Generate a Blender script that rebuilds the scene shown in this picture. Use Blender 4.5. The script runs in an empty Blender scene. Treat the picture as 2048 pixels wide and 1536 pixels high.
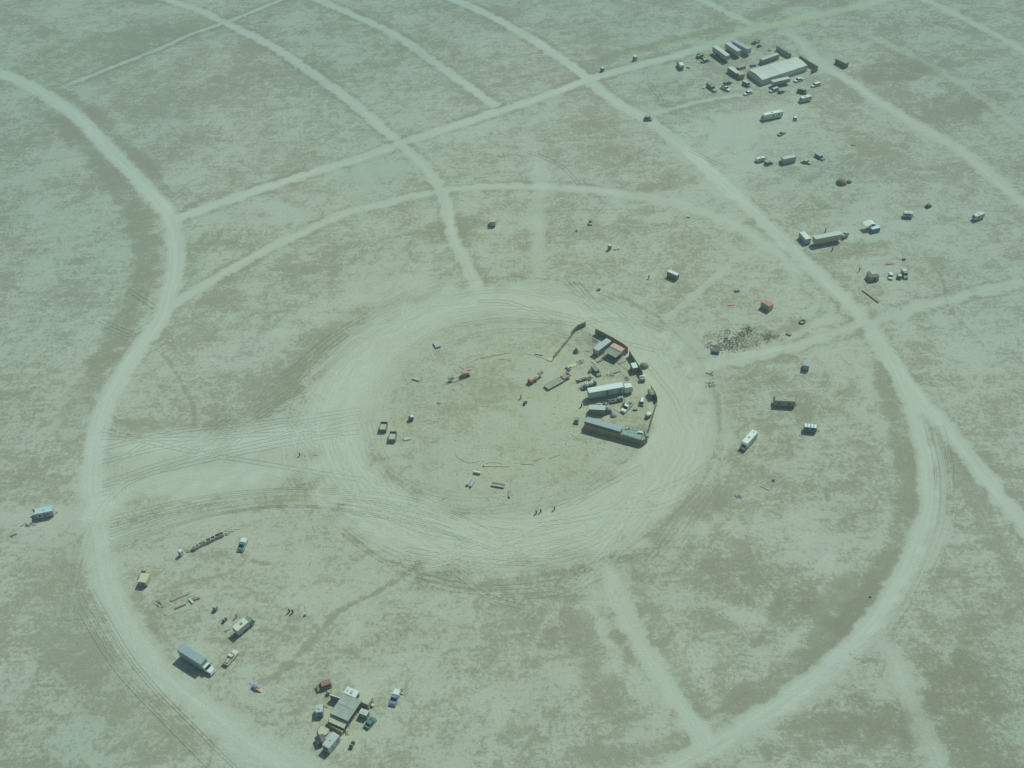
import bpy, bmesh, math, random
import numpy as np
from mathutils import Vector, Matrix

# ------------------------------------------------------------------ camera, sky, sun, exposure
scene = bpy.context.scene
C = scene.collection
H = 270.0                       # height of the aircraft above the playa, metres
HFOV = math.radians(49.0)
PITCH = 0.747815                # below the horizon
ROLL = -0.05615147
FPX = 1024 / math.tan(HFOV / 2)

cam_d = bpy.data.cameras.new("camera")
cam = bpy.data.objects.new("camera", cam_d)
C.objects.link(cam)
cam_d.sensor_fit = 'HORIZONTAL'
cam_d.angle = HFOV
cam_d.clip_start = 1.0
cam_d.clip_end = 60000
cam.location = (0, 0, H)
cam.matrix_world = (Matrix.Translation((0, 0, H)) @ Matrix.Rotation(math.pi / 2 - PITCH, 4, 'X')
                    @ Matrix.Rotation(ROLL, 4, 'Z'))
scene.camera = cam

SUN_EL = math.radians(52)
SUN_AZ = math.atan2(0.66, 0.75)   # towards the sun: to the right and beyond the camp (x = sin, y = cos)
sun_dir = Vector((math.sin(SUN_AZ) * math.cos(SUN_EL), math.cos(SUN_AZ) * math.cos(SUN_EL), math.sin(SUN_EL)))
sd = bpy.data.lights.new("sun", 'SUN')
sd.energy = 3.4
sd.angle = math.radians(0.53)
sd.color = (1.0, 0.975, 0.93)
sun = bpy.data.objects.new("sun", sd)
C.objects.link(sun)
sun.rotation_euler = sun_dir.to_track_quat('Z', 'Y').to_euler()

world = bpy.data.worlds.new("World")
scene.world = world
world.use_nodes = True
wn = world.node_tree
sky = wn.nodes.new('ShaderNodeTexSky')
sky.sky_type = 'NISHITA'
sky.sun_disc = False
sky.sun_elevation = SUN_EL
sky.sun_rotation = SUN_AZ
sky.altitude = 1200
sky.air_density = 1.0
sky.dust_density = 3.0
wn.links.new(sky.outputs[0], wn.nodes['Background'].inputs[0])
wn.nodes['Background'].inputs[1].default_value = 0.07

vs = scene.view_settings
scene.display_settings.display_device = 'sRGB'
vs.view_transform = 'Standard'
vs.look = 'None'
vs.exposure = 0.06
vs.gamma = 1.0
vs.use_curve_mapping = False
vs.use_white_balance = True
vs.white_balance_temperature = 6030
vs.white_balance_tint = -25
scene.cycles.volume_bounces = 1
scene.cycles.max_bounces = 6

# ------------------------------------------------------------------ photograph point -> point on the plane z
cR, sR = math.cos(ROLL), math.sin(ROLL)
def at(px, py, z=0.0):
    x = (px - 1024) / FPX
    y = -(py - 768) / FPX
    x, y = cR * x - sR * y, sR * x + cR * y
    Y = math.cos(PITCH) + y * math.sin(PITCH)
    Z = -math.sin(PITCH) + y * math.cos(PITCH)
    t = (H - z) / -Z
    return (x * t, Y * t)
# ------------------------------------------------------------------ ground: one sheet, wear and dust plus painted edge falloff as attributes
rng = np.random.RandomState(7)
RC = (-0.01336454 * H, 1.03478839 * H)      # centre of the ring roads

def crom(pts, step=3.0, closed=False):
    p = np.array(pts, float)
    out = []
    n = len(p)
    for i in range(n - 1):
        a = p[max(i - 1, 0)]; b = p[i]; c = p[i + 1]; d = p[min(i + 2, n - 1)]
        m = max(2, int(np.linalg.norm(c - b) / step))
        for t in np.linspace(0, 1, m, endpoint=False):
            out.append(0.5 * ((2 * b) + (c - a) * t + (2 * a - 5 * b + 4 * c - d) * t * t + (3 * b - a - 3 * c + d) * t ** 3))
    out.append(p[-1])
    return np.array(out)

def wpath(pix, step=3.0):
    return crom([at(*p) for p in pix], step)

xs = np.concatenate([[-9000, -5000, -2500, -1200, -700, -480, -390, -355], np.arange(-335, 335, 0.55),
                     [355, 390, 480, 700, 1200, 2500, 5000, 9000]])
yl = [112.0]
while yl[-1] < 705:
    yl.append(yl[-1] + 0.38 + 0.52 * (yl[-1] - 112) / 590)
ys = np.concatenate([[-4000, -1500, -500, -150, 20, 80, 104], yl, [725, 780, 900, 1200, 1800, 3000, 5500, 12000]])
NX, NY = len(xs), len(ys)
GX, GY = np.meshgrid(xs, ys)
shape = GX.shape

def waves(X, Y, lam0, lam1, n, seed):
    r = np.random.RandomState(seed)
    o = np.zeros(X.shape)
    for i in range(n):
        lam = math.exp(r.uniform(math.log(lam0), math.log(lam1)))
        a = r.uniform(0, 2 * math.pi)
        o += np.sin((X * math.cos(a) + Y * math.sin(a)) * 2 * math.pi / lam + r.uniform(0, 6.28))
    return o / math.sqrt(n / 2)

core = (slice(7, 7 + len(yl)), slice(8, len(xs) - 8))
wob = np.zeros(shape); wob[core] = waves(GX[core], GY[core], 5, 26, 14, 3)

tone = np.zeros(shape)      # + pale dust, - bare dark crust and painted edge falloff
road = np.zeros(shape)      # how packed and even
warm = np.zeros(shape)      # churned yellow dust
streak = np.zeros(shape)    # tangential wheel marks
rid = np.zeros(shape, np.int16)
flow_d = GX * 0.7; flow_s = GY * 1.0; flow_m = np.zeros(shape); nlane = 0   # across / along the nearest lane

def near(path, reach):
    """minimum distance to a path, evaluated only near it"""
    D = np.full(shape, 1e9)
    T = np.zeros(shape); S = np.zeros(shape)
    seg = np.linalg.norm(np.diff(path, axis=0), axis=1)
    cum = np.concatenate([[0], np.cumsum(seg)])
    tot = cum[-1]
    for i in range(len(path) - 1):
        a, b = path[i], path[i + 1]
        x0, x1 = min(a[0], b[0]) - reach, max(a[0], b[0]) + reach
        y0, y1 = min(a[1], b[1]) - reach, max(a[1], b[1]) + reach
        i0, i1 = np.searchsorted(xs, [x0, x1]); j0, j1 = np.searchsorted(ys, [y0, y1])
        if i1 <= i0 or j1 <= j0:
            continue
        s = (slice(j0, j1), slice(i0, i1))
        d = b - a; L2 = d @ d + 1e-9
        t = np.clip(((GX[s] - a[0]) * d[0] + (GY[s] - a[1]) * d[1]) / L2, 0, 1)
        dd = np.hypot(GX[s] - a[0] - t * d[0], GY[s] - a[1] - t * d[1])
        m = dd < D[s]
        D[s] = np.where(m, dd, D[s])
        T[s] = np.where(m, (cum[i] + t * seg[i]) / tot, T[s])
        sg = (GX[s] - a[0]) * d[1] - (GY[s] - a[1]) * d[0]
        S[s] = np.where(m, np.sign(sg) * dd, S[s])
    return D, T, S, tot

def sstep(e0, e1, v):
    t = np.clip((v - e0) / (e1 - e0), 0, 1)
    return t * t * (3 - 2 * t)

roads = []
ragged = np.zeros(shape); ragged[core] = waves(GX[core], GY[core], 2.5, 9, 16, 21)
def lane(pix, w, amount=1.0, soft=1.0, wobble=0.5, fade=(0, 0), edge=0.0, rd=True, w2=None, wa=0.0):
    """a graded or worn lane w metres wide"""
    path = wpath(pix)
    wm = max(w, w2 or w)
    D, T, SD, tot = near(path, wm / 2 + soft * 2 + 5)
    hw = (w + ((w2 or w) - w) * T) / 2 * (0.82 if rd else 1)
    if rd: amount *= 0.97; soft *= 1.5
    d = D + wob * wobble * 0.45 + ragged * 0.28
    m = 1 - sstep(hw - soft, hw + soft, d)
    f = np.ones(shape)
    if fade[0]: f *= sstep(0, fade[0], T)
    if fade[1]: f *= 1 - sstep(1 - fade[1], 1, T)
    m = m * f
    global tone, road, warm, flow_d, flow_s, flow_m, nlane
    nlane += 1
    u = (m > 0.02) & (m >= flow_m - 0.15)
    flow_d = np.where(u, SD + nlane * 31.7, flow_d); flow_s = np.where(u, T * tot, flow_s); flow_m = np.where(u, m, flow_m)
    if amount >= 0:
        tone = tone * (1 - m) + np.maximum(tone, 0) * 0 * m + amount * m if amount > 0.6 else tone + amount * m
        road = np.maximum(road, m * (min(1, amount * 1.1) if rd else .55))
    else:
        tone = tone + amount * m
        road = np.maximum(road, m * 0.35)
    warm += wa * m
    if edge:
        e = sstep(hw, hw + 1.0, d) * (1 - sstep(hw + 1.5, hw + 4.5, d)) * f
        tone -= edge * e
    if rd and amount > 0.55:
        roads.append(len(roads) + 1)
        rid[(m * amount > 0.5)] = roads[-1]

def blob(px, py, rx, ry, ang, amount, rough=0.25, wa=0.0):
    global tone, warm
    cx, cy = at(px, py)
    a = math.radians(ang)
    X = GX - cx; Y = GY - cy
    u = (X * math.cos(a) + Y * math.sin(a)) / rx
    v = (-X * math.sin(a) + Y * math.cos(a)) / ry
    m = 1 - sstep(0.45, 1.15, np.hypot(u, v) + rough * wob * 0.5)
    tone += amount * m
    warm += wa * m

# broad colour of the playa: churned and yellowish round the centre, painted lens falloff outward
rr = np.hypot(GX - RC[0], GY - RC[1])
big = np.zeros(shape); big[core] = waves(GX[core], GY[core], 60, 260, 12, 11)
mid = np.zeros(shape); mid[core] = waves(GX[core], GY[core], 18, 60, 16, 12)
warm += 0.62 * np.exp(-(rr / 120.0) ** 2) + 0.07 * big
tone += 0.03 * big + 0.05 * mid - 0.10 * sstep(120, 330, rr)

# dark, bare bands
lane([(40,195),(130,250),(200,325),(262,410),(285,470),(296,530),(262,612),(217,705),(165,785),(140,850),(132,900),(126,945)], 10, -0.34, 2.5, 2.2, (0.15,0.12), rd=False)
lane([(110,172),(180,222),(250,290),(305,345),(345,405)], 6, -0.32, 2.0, 1.6, (0.15,0.1), rd=False)
lane([(400,480),(380,520),(385,560)], 9, -0.25, 2.5, 1.6, (0.2,0.2), rd=False)
lane([(400,590),(440,600),(500,600)], 10, -0.28, 3, 1.6, (0.1,0.3), rd=False)
lane([(1735,700),(1775,775),(1797,840),(1813,900),(1822,960),(1820,1020),(1800,1080),(1765,1150),(1718,1215),(1660,1275),(1580,1345),(1500,1402),(1420,1462)], 8, -0.42, 1.8, 1.4, (0.1,0.05), rd=False)
lane([(1640,1170),(1680,1200),(1640,1260)], 20, -0.3, 6, 2, (0.2,0.2), rd=False)
lane([(1400,1485),(1250,1505),(1100,1520)], 5, -0.28, 2, 1, (0.05,0.4), rd=False)
lane([(1195,1204),(1240,1279),(1277,1350)], 2.5, -0.3, 1, .8, (0.1,0.2), rd=False)
lane([(1150,1215),(1175,1310),(1215,1390),(1290,1470)], 7, -0.26, 2.5, 1.6, (0.15,0.2), rd=False)
lane([(1250,1110),(1290,1190),(1325,1271),(1375,1372),(1420,1450)], 5, -0.28, 2, 1.4, (0.1,0.1), rd=False)
lane([(1880,870),(1930,960),(1980,1060),(2048,1180)], 6, -0.25, 2, 1.2, (0.1,0.1), rd=False)
lane([(1250,1100),(1330,1070),(1420,990),(1500,960),(1600,935)], 9, -0.3, 3, 1.4, (0.2,0.3), rd=False)
lane([(760,590),(640,690),(560,780),(470,850)], 9, -0.2, 4, 1.5, (0.2,0.3), rd=False)
lane([(480,1010),(600,985),(700,975)], 7, -0.16, 3, 1.5, (0.2,0.3), rd=False, wa=.3)
lane([(245,985),(300,1000),(370,985)], 8, -0.2, 3, 1.5, (0.2,0.3), rd=False, wa=.3)
lane([(210,840),(300,850),(400,850),(510,835)], 4, -0.26, 2, 1.4, (0.2,0.3), rd=False)
lane([(1170,140),(1240,105),(1330,85),(1440,55),(1560,15),(1640,-15)], 6, -0.25, 2.5, 1.0, (0.1,0.05), rd=False, wa=.5)
lane([(960,180),(1060,150),(1140,135)], 3, -0.25, 1.5, .8, (0.2,0.2), rd=False)
lane([(240,1020),(280,1000),(340,990)], 3, -0.2, 1.5, .8, (0.2,0.2), rd=False)
lane([(365,415),(420,395),(480,375)], 2.5, -0.3, 1, .6, (0.05,0.4), rd=False)
lane([(130,1060),(110,1150),(140,1260),(200,1350),(270,1440),(330,1536)], 16, -0.2, 6, 2.2, (0.1,0.05), rd=False)
lane([(300,1350),(380,1420),(450,1490)], 10, -0.12, 4, 2.2, (0.1,0.05), rd=False)
lane([(240,1170),(300,1250),(350,1340),(430,1400),(520,1440)], 4, -0.3, 1.6, 1.2, (0.1,0.1), rd=False)
for b in [(1500,1150,24,13,-15,-.22),(1560,1000,22,8,5,-.15),(1640,800,18,10,20,-.22),(1500,760,16,7,20,-.18),
          (1540,900,20,6,10,-.16),(1180,1130,16,6,5,-.3),(1130,1260,14,9,60,-.2),(900,1160,16,5,0,-.18),(1000,1300,22,10,20,-.1),
          (1700,330,30,10,20,-.14),(1620,420,24,9,20,-.2),(1800,140,26,14,30,-.3),(1920,210,30,14,30,-.22),(1340,175,14,8,20,-.22),(1700,500,24,6,15,-.22),
          (1200,320,30,10,10,-.12),(900,460,18,9,30,-.22),(660,520,34,10,20,-.12),(520,150,40,14,20,-.16),(200,100,60,22,20,-.16),
          (740,120,50,18,20,-.1),(1100,470,30,9,10,-.14),(1370,350,24,8,30,-.2),(1020,790,20,9,10,-.16),(1280,380,18,5,10,-.1),
          (620,915,9,4,8,-.3),(430,480,12,8,20,-.2),(470,560,10,6,20,-.24),(350,1235,14,7,20,-.12),(540,1260,14,8,30,-.12),
          (420,1170,18,7,10,-.1),(1950,1300,22,14,20,-.18),(1900,1420,20,12,30,-.2),(1750,1450,20,9,20,-.18),(1620,1470,18,8,20,-.18),
          (1500,1320,14,10,30,-.16),(1420,1230,12,10,40,-.12),(760,1300,20,8,20,-.12),(1960,1180,20,10,0,-.12),(60,560,30,24,60,-.1),
          (60,820,24,16,60,-.1),(100,1420,30,20,60,-.1),(1000,1420,30,12,20,-.06),(1600,1215,16,8,30,-.2),(1680,1050,12,6,40,-.14),
          (680,1440,9,9,0,.12,.2,.5),(1240,790,24,20,0,.02,.2,.5),(700,1490,8,5,0,.1,.2,.4),
          (1500,250,42,16,25,.22),(1560,160,30,10,20,.12),(1330,750,6,8,0,.1),(1700,470,30,10,20,.1),(1470,330,16,14,40,.2),
          (1560,1330,14,6,40,.2),(1500,1240,16,4,-32,.22),(1680,1130,9,5,10,.2),(1250,1185,9,4,0,.1),(1560,1060,18,9,-10,.18),(1640,1030,12,7,0,.15),
          (1950,1440,34,22,20,-.2),(1200,1240,12,8,20,.14),(1300,1330,10,12,60,.12),(1420,1330,16,10,10,.14),(1600,1100,20,9,10,.1),(1900,700,40,16,0,.1),(640,1190,14,6,20,.12),(760,1330,16,7,20,.1),(1350,1060,5,6,-30,.25),(1385,1050,6,4,-30,.2),(300,1000,20,8,5,.15),(560,880,30,7,5,.28),(330,900,20,7,5,.2),
          (440,980,34,6,8,.18),(820,560,24,8,30,.12),(950,260,26,8,20,.1),(1080,330,8,18,0,.14),(1075,470,4,16,0,.16),(640,630,26,8,30,.16),(480,700,26,10,20,.14),
          (130,520,26,16,60,.1),(1900,480,30,14,0,.08),(1380,260,12,8,30,.15),(700,1260,10,5,40,.14),(1080,1380,22,10,10,.1),(860,1420,20,8,10,.08)]:
    blob(*b)

# pale graded roads
lane([(-90,105),(0,146),(56,169),(112,204),(161,240),(210,292),(262,345),(300,386),(338,431),(351,487),(351,536),(337,592),(319,641),(262,720),(225,787),(202,847),(187,911),(184,975)], 7.6, 1.0, 1.0, 0.6)
lane([(187,911),(184,967),(197,1050),(210,1147),(240,1222),(285,1297),(337,1354),(412,1417),(487,1477),(570,1530),(700,1600)], 7.6, 0.92, 2.4, 1.2, (0.02,0), w2=8)
lane([(350,605),(366,593),(412,568),(506,514),(637,450),(700,424),(765,407),(876,382),(977,373),(1120,375),(1217,383),(1280,391)], 4.2, 0.78, 1.4, 0.8, (0,0.1), edge=0.14)
lane([(1190,381),(1280,392),(1352,407),(1449,440),(1505,472),(1560,510),(1610,560)], 5, 0.5, 2.2, 1.2, (0.1,0.1), rd=False)
lane([(1085,290),(1080,360),(1076,450),(1070,560)], 5, 0.3, 2.5, 1.2, (0.2,0.2), rd=False)
lane([(210,930),(400,915),(600,900),(740,880)], 26, 0.26, 9, 2, (0.03,0.05), rd=False)
lane([(980,590),(850,620),(760,690),(700,790),(690,900)], 24, 0.30, 9, 2, (0.1,0.1), rd=False)
lane([(1330,640),(1395,720),(1430,800),(1420,900),(1340,1010),(1240,1080)], 9, 0.26, 4, 2, (0.1,0.1), rd=False)
lane([(700,950),(820,1030),(960,1080),(1100,1090),(1220,1060)], 12, 0.2, 5, 2, (0.1,0.1), rd=False)
lane([(1250,1100),(1330,1010),(1400,900),(1440,820)], 4, 0.2, 2, 1, (0.1,0.2), rd=False)
lane([(1172,154),(1190,172),(1240,210),(1296,240),(1374,300),(1437,360),(1524,439),(1602,514),(1655,566),(1730,641),(1775,712),(1824,780),(1865,829),(1917,885),(1974,960),(2030,1027),(2110,1125)], 6.4, 0.92, 1.3, 0.8, edge=0.1)
lane([(1360,290),(1400,330),(1450,375),(1500,420)], 12, 0.4, 3, 1.5, (0.2,0.3), rd=False)
lane([(1770,700),(1800,760),(1824,817),(1839,874),(1852,930),(1856,1005),(1846,1045),(1820,1110),(1794,1162),(1749,1237),(1692,1297),(1617,1365),(1542,1417),(1467,1466),(1411,1500),(1330,1545),(1240,1585)], 5.6, 0.92, 1.1, 0.7)
lane([(1862,830),(1880,900),(1884,1000),(1868,1080),(1830,1160),(1790,1230),(1745,1285),(1690,1335),(1600,1410),(1500,1480)], 2.4, 0.3, 1.2, 1.2, (0.1,0.1), rd=False)
lane([(360,434),(412,416),(544,371),(675,330),(768,300),(801,287),(940,241),(1071,199),(1172,161),(1277,131),(1371,106),(1440,86)], 6.0, 0.95, 1.0, 0.6, (0.0,0.1), edge=0.16)
lane([(1371,106),(1449,80),(1512,58),(1617,34),(1749,4),(1850,-22)], 5.5, 0.45, 2.0, 1.0, (0.1,0), rd=False, wa=.8)
lane([(290,-20),(337,0),(394,19),(450,45),(525,82),(581,116),(656,169),(712,210),(768,259),(800,285)], 5.4, 0.85, 1.0, 0.6, edge=0.14)
lane([(800,285),(812,300),(850,334),(884,386),(895,431),(910,484),(932,525),(946,559),(955,580)], 5.0, 0.85, 1.0, 0.6, edge=0.14)
lane([(120,176),(195,146),(319,97),(375,71),(450,45),(525,15),(562,0),(620,-20)], 2.6, 0.62, 1.0, 0.4, (0.04,0), edge=0.2)
lane([(590,-20),(637,0),(700,27),(764,56),(827,94),(884,135),(940,176),(989,210)], 5.0, 0.85, 1.1, 0.6, edge=0.14)
lane([(860,-20),(910,0),(977,30),(1052,71),(1127,120),(1172,154)], 5.8, 0.9, 1.0, 0.6, edge=0.14)
lane([(1360,-20),(1404,0),(1449,22),(1508,50)], 4.4, 0.7, 1.2, 0.6, (0,0.1))
lane([(1560,50),(1600,82),(1640,125),(1711,169),(1767,210),(1842,255),(1917,300),(1992,360),(2048,405),(2120,460)], 5.4, 0.72, 1.8, 1.0, (0.1,0))
lane([(1820,-15),(1854,0),(1936,41),(2048,101),(2120,140)], 5.0, 0.62, 1.5, 0.8)
lane([(1692,49),(1842,120),(1955,187),(2048,262)], 4, 0.3, 2, 1, (0.2,0), rd=False)
lane([(1380,738),(1467,720),(1561,701),(1636,675),(1711,652),(1786,632),(1880,604),(1974,581),(2070,560)], 4.6, 0.62, 1.6, 1.0, (0.05,0), edge=0.14)
lane([(1400,705),(1480,704),(1550,690),(1610,660),(1650,640),(1700,640)], 3, 0.4, 1.4, 1.0, (0.1,0.1), rd=False)
lane([(1320,645),(1370,605),(1430,555),(1480,510)], 2.4, 0.42, 1.2, 0.6, (0.1,0.2), edge=.1, rd=False)
lane([(1300,228),(1360,213),(1430,197),(1500,187)], 2.4, 0.5, 1.0, 0.5, (0.05,0.1), edge=.12, rd=False)
lane([(1210,1129),(1240,1204),(1277,1279),(1322,1354),(1371,1429),(1407,1485)], 5.6, 0.82, 1.0, 0.9, (0.02,0), edge=0.1)
lane([(1757,1265),(1785,1310),(1812,1375),(1840,1440),(1862,1495),(1890,1560)], 3.6, 0.6, 1.4, 0.9, (0.1,0), w2=8)
lane([(205,893),(300,888),(420,885),(560,870),(680,830)], 8, 0.42, 3, 1.5, (0,0.2), rd=False)
lane([(215,1085),(300,1055),(420,1040),(560,1030)], 6, 0.3, 3, 1.5, (0,0.4), rd=False)
lane([(205,1000),(340,960),(480,945),(640,925),(740,940)], 7, 0.4, 3, 1.5, (0,0.1), rd=False)
lane([(200,1030),(60,1040),(-20,1030)], 7, 0.3, 3, 1.5, (0,0.1), rd=False)
lane([(900,600),(800,650),(730,740),(700,850)], 12, 0.35, 5, 1.5, (0.2,0.2), rd=False)

# the ring road round the centre
hole = sstep(47.0, 53.0, rr + 1.2 * wob)
out = 1 - sstep(62.0, 74.0, rr + 2.0 * wob)
ann = hole * out
tone = tone * (1 - 0.85 * ann) + 0.72 * ann
road = np.maximum(road, 0.6 * ann)
streak = np.maximum(streak, sstep(46.5, 51, rr) * (1 - sstep(72, 84, rr)))
rid[ann > 0.55] = 99
ang0 = np.arctan2(GY - RC[1], GX - RC[0])
uu = ann > 0.05
spir = rr + 2.2 * np.sin(ang0 * 3 + rr * .12) + 1.2 * wob
flow_d = np.where(uu, spir, flow_d); flow_s = np.where(uu, np.abs(ang0) * 60, flow_s)
# inside: churned work yard
ins = 1 - sstep(44, 50, rr)
warm += 0.1 * ins
road = np.maximum(road, 0.3 * ins); tone += 0.10 * ins
# survey trenches: thin dark lines
for pix, w, a in [([(640,1262),(677,1222),(752,1185),(809,1151),(839,1125),(870,1118)], 1.5, -.4),
                  ([(640,1262),(600,1305),(560,1345),(520,1376)], 1.8, -.34), ([(610,1228),(640,1262)], 1, -.2),
                  ([(322,701),(360,760),(386,810),(388,840),(375,892)], 1.1, -.3),
                  ([(1437,780),(1440,860),(1438,940),(1430,1000)], 1.2, -.28),
                  ([(1180,240),(1178,270),(1182,330)], .8, -.25), ([(1180,245),(1240,225)], .8, -.25),
                  ([(1600,540),(1660,590),(1672,640),(1640,680)], 1.0, -.15),
                  ([(1860,520),(1885,560),(1900,620),(1960,680)], .9, -.3), ([(1790,500),(1860,520)], .9, -.15),
                  ([(480,1110),(510,1122),(545,1128)], 1.0, -.35), ([(330,1175),(400,1160),(470,1140),(500,1105)], 1.2, -.2),
                  ([(1520,665),(1610,655),(1650,600)], 1.2, -.18), ([(1830,715),(1980,730),(2048,740)], 1., -.15),
                  ([(400,1280),(470,1270),(520,1230),(600,1215)], 1.2, -.12), ([(650,1120),(760,1120),(860,1145)], 1., -.2)]:
    lane(pix, w, a, 0.5, 0.3, (0.05, 0.15), rd=False)
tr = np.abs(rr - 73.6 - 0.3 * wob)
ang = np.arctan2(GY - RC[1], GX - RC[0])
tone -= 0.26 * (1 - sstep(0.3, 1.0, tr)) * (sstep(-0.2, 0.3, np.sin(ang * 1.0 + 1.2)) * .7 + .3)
# rings of scuffs in the yard
for r0, a0 in ((38.5, .10), (33.0, .07), (20.0, .08)):
    tone -= a0 * (1 - sstep(0.4, 1.6, np.abs(rr - r0 + wob)))
tone = np.clip(tone, -0.75, 1.05)
warm = np.clip(warm, 0, 1.2)

def node_mat(name):
    m = bpy.data.materials.new(name)
    m.use_nodes = True
    nt = m.node_tree
    return m, nt, nt.nodes, nt.links, nt.nodes['Principled BSDF']

def ground_material():
    m, nt, N, L, bsdf = node_mat("playa_dust")
    geo = N.new('ShaderNodeNewGeometry')
    att = N.new('ShaderNodeAttribute'); att.attribute_name = 'wear_falloff'
    sep = N.new('ShaderNodeSeparateColor'); L.new(att.outputs['Color'], sep.inputs[0])
    TONE, ROAD, WARM, STREAK = sep.outputs[0], sep.outputs[1], sep.outputs[2], att.outputs['Alpha']
    def math_(op, a, b=None, c=None, clamp=False):
        n = N.new('ShaderNodeMath'); n.operation = op; n.use_clamp = clamp
        for i, v in enumerate((a, b, c)):
            if v is None: continue
            if isinstance(v, (int, float)): n.inputs[i].default_value = v
            else: L.new(v, n.inputs[i])
        return n.outputs[0]
    def noise(scale, detail=4, rough=0.6, vec=None, dist=0.0, sc=(1, 1, 1), rot=0):
        n = N.new('ShaderNodeTexNoise'); n.inputs['Scale'].default_value = scale
        n.inputs['Detail'].default_value = detail; n.inputs['Roughness'].default_value = rough
        n.inputs['Distortion'].default_value = dist
        mp = N.new('ShaderNodeMapping'); mp.inputs['Scale'].default_value = sc
        mp.inputs['Rotation'].default_value = (0, 0, math.radians(rot))
        L.new(vec or geo.outputs['Position'], mp.inputs[0]); L.new(mp.outputs[0], n.inputs[0])
        return n.outputs[0]
    def rng_(v, a, b, c, d, smooth=True):
        n = N.new('ShaderNodeMapRange'); n.interpolation_type = 'SMOOTHSTEP' if smooth else 'LINEAR'
        L.new(v, n.inputs[0])
        for i, q in enumerate((a, b, c, d)): n.inputs[i + 1].default_value = q
        return n.outputs[0]
    large = rng_(noise(0.028, 3, 0.55, dist=0.4), 0.30, 0.70, -1, 1, False)
    medium = rng_(noise(0.17, 5, 0.68, dist=0.8, sc=(0.95, 1.05, 1), rot=-12), 0.30, 0.70, -1, 1, False)
    small = rng_(noise(0.75, 10, 0.82, dist=0.3), 0.28, 0.72, -1, 1, False)
    scrape = rng_(noise(0.34, 5, 0.7, sc=(0.14, 1.5, 1), rot=33), 0.30, 0.70, -1, 1, False)
    fine = rng_(noise(1.1, 6, 0.75), 0.32, 0.68, -1, 1)
    grit = rng_(noise(3.4, 3, 0.7), 0.3, 0.7, -1, 1)
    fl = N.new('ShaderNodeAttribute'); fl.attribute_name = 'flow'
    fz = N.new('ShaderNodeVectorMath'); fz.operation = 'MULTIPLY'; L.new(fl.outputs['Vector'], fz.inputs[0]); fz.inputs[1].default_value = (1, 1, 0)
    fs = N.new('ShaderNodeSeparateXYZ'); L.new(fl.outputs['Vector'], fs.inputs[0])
    ruts = rng_(noise(1.0, 6, 0.72, vec=fz.outputs[0], sc=(0.7, 0.022, 1), dist=0.25), 0.32, 0.68, -1, 1, False)
    S = math_('ADD', math_('MULTIPLY', large, 0.45), math_('MULTIPLY', medium, 0.75))
    S = math_('ADD', S, math_('MULTIPLY', small, 1.3))
    S = math_('ADD', S, math_('MULTIPLY', scrape, 0.4))
    S = math_('ADD', S, math_('MULTIPLY', math_('SUBTRACT', TONE, 0.455), 4.2))
    P = rng_(S, -0.5, 0.5, -1, 1)                       # crust left standing or scoured away
    amp = math_('SUBTRACT', 1.0, math_('MULTIPLY', ROAD, 0.85))
    v = math_('MULTIPLY', math_('MULTIPLY', P, 0.20), amp)
    v = math_('ADD', v, math_('MULTIPLY', math_('MULTIPLY', medium, 0.035), amp))
    v = math_('ADD', v, math_('MULTIPLY', math_('MULTIPLY', small, 0.10), amp))
    v = math_('ADD', v, math_('MULTIPLY', math_('MULTIPLY', fine, 0.075), amp))
    v = math_('ADD', v, math_('MULTIPLY', grit, 0.07))
    v = math_('ADD', v, math_('MULTIPLY', math_('MULTIPLY', ruts, math_('MAXIMUM', ROAD, STREAK)), 0.14))
    v = math_('ADD', v, math_('MULTIPLY', math_('SUBTRACT', TONE, 0.5), 0.8))
    v = math_('ADD', v, 0.44, clamp=True)
    ramp = N.new('ShaderNodeValToRGB'); L.new(v, ramp.inputs[0])
    e = ramp.color_ramp.elements
    e[0].position = 0.0; e[0].color = (*DARK, 1)
    e[1].position = 1.0; e[1].color = (*LIGHT, 1)
    q = e.new(0.5); q.color = (*MIDC, 1)
    mixw = N.new('ShaderNodeMix'); mixw.data_type = 'RGBA'; mixw.blend_type = 'MULTIPLY'
    L.new(math_('MULTIPLY', WARM, 1.0, clamp=True), mixw.inputs[0]); L.new(ramp.outputs[0], mixw.inputs[6])
    mixw.inputs[7].default_value = (*WARMC, 1)
    mixc = N.new('ShaderNodeMix'); mixc.data_type = 'RGBA'; mixc.blend_type = 'MULTIPLY'     # painted stand-in for the dark, cool falloff of lens and aircraft window
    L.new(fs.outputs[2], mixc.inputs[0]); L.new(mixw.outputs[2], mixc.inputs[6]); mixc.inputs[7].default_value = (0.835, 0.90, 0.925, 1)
    L.new(mixc.outputs[2], bsdf.inputs['Base Color'])
    bsdf.inputs['Roughness'].default_value = 0.95
    bsdf.inputs['Specular IOR Level'].default_value = 0.15
    bp = N.new('ShaderNodeBump'); bp.inputs['Strength'].default_value = 0.35; bp.inputs['Distance'].default_value = 0.12
    L.new(math_('ADD', fine, grit), bp.inputs['Height']); L.new(bp.outputs[0], bsdf.inputs['Normal'])
    return m
DARK = (0.250, 0.222, 0.170); MIDC = (0.385, 0.357, 0.297); LIGHT = (0.515, 0.50, 0.45); WARMC = (1.0, 0.985, 0.86)
M_ground = ground_material()

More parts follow.
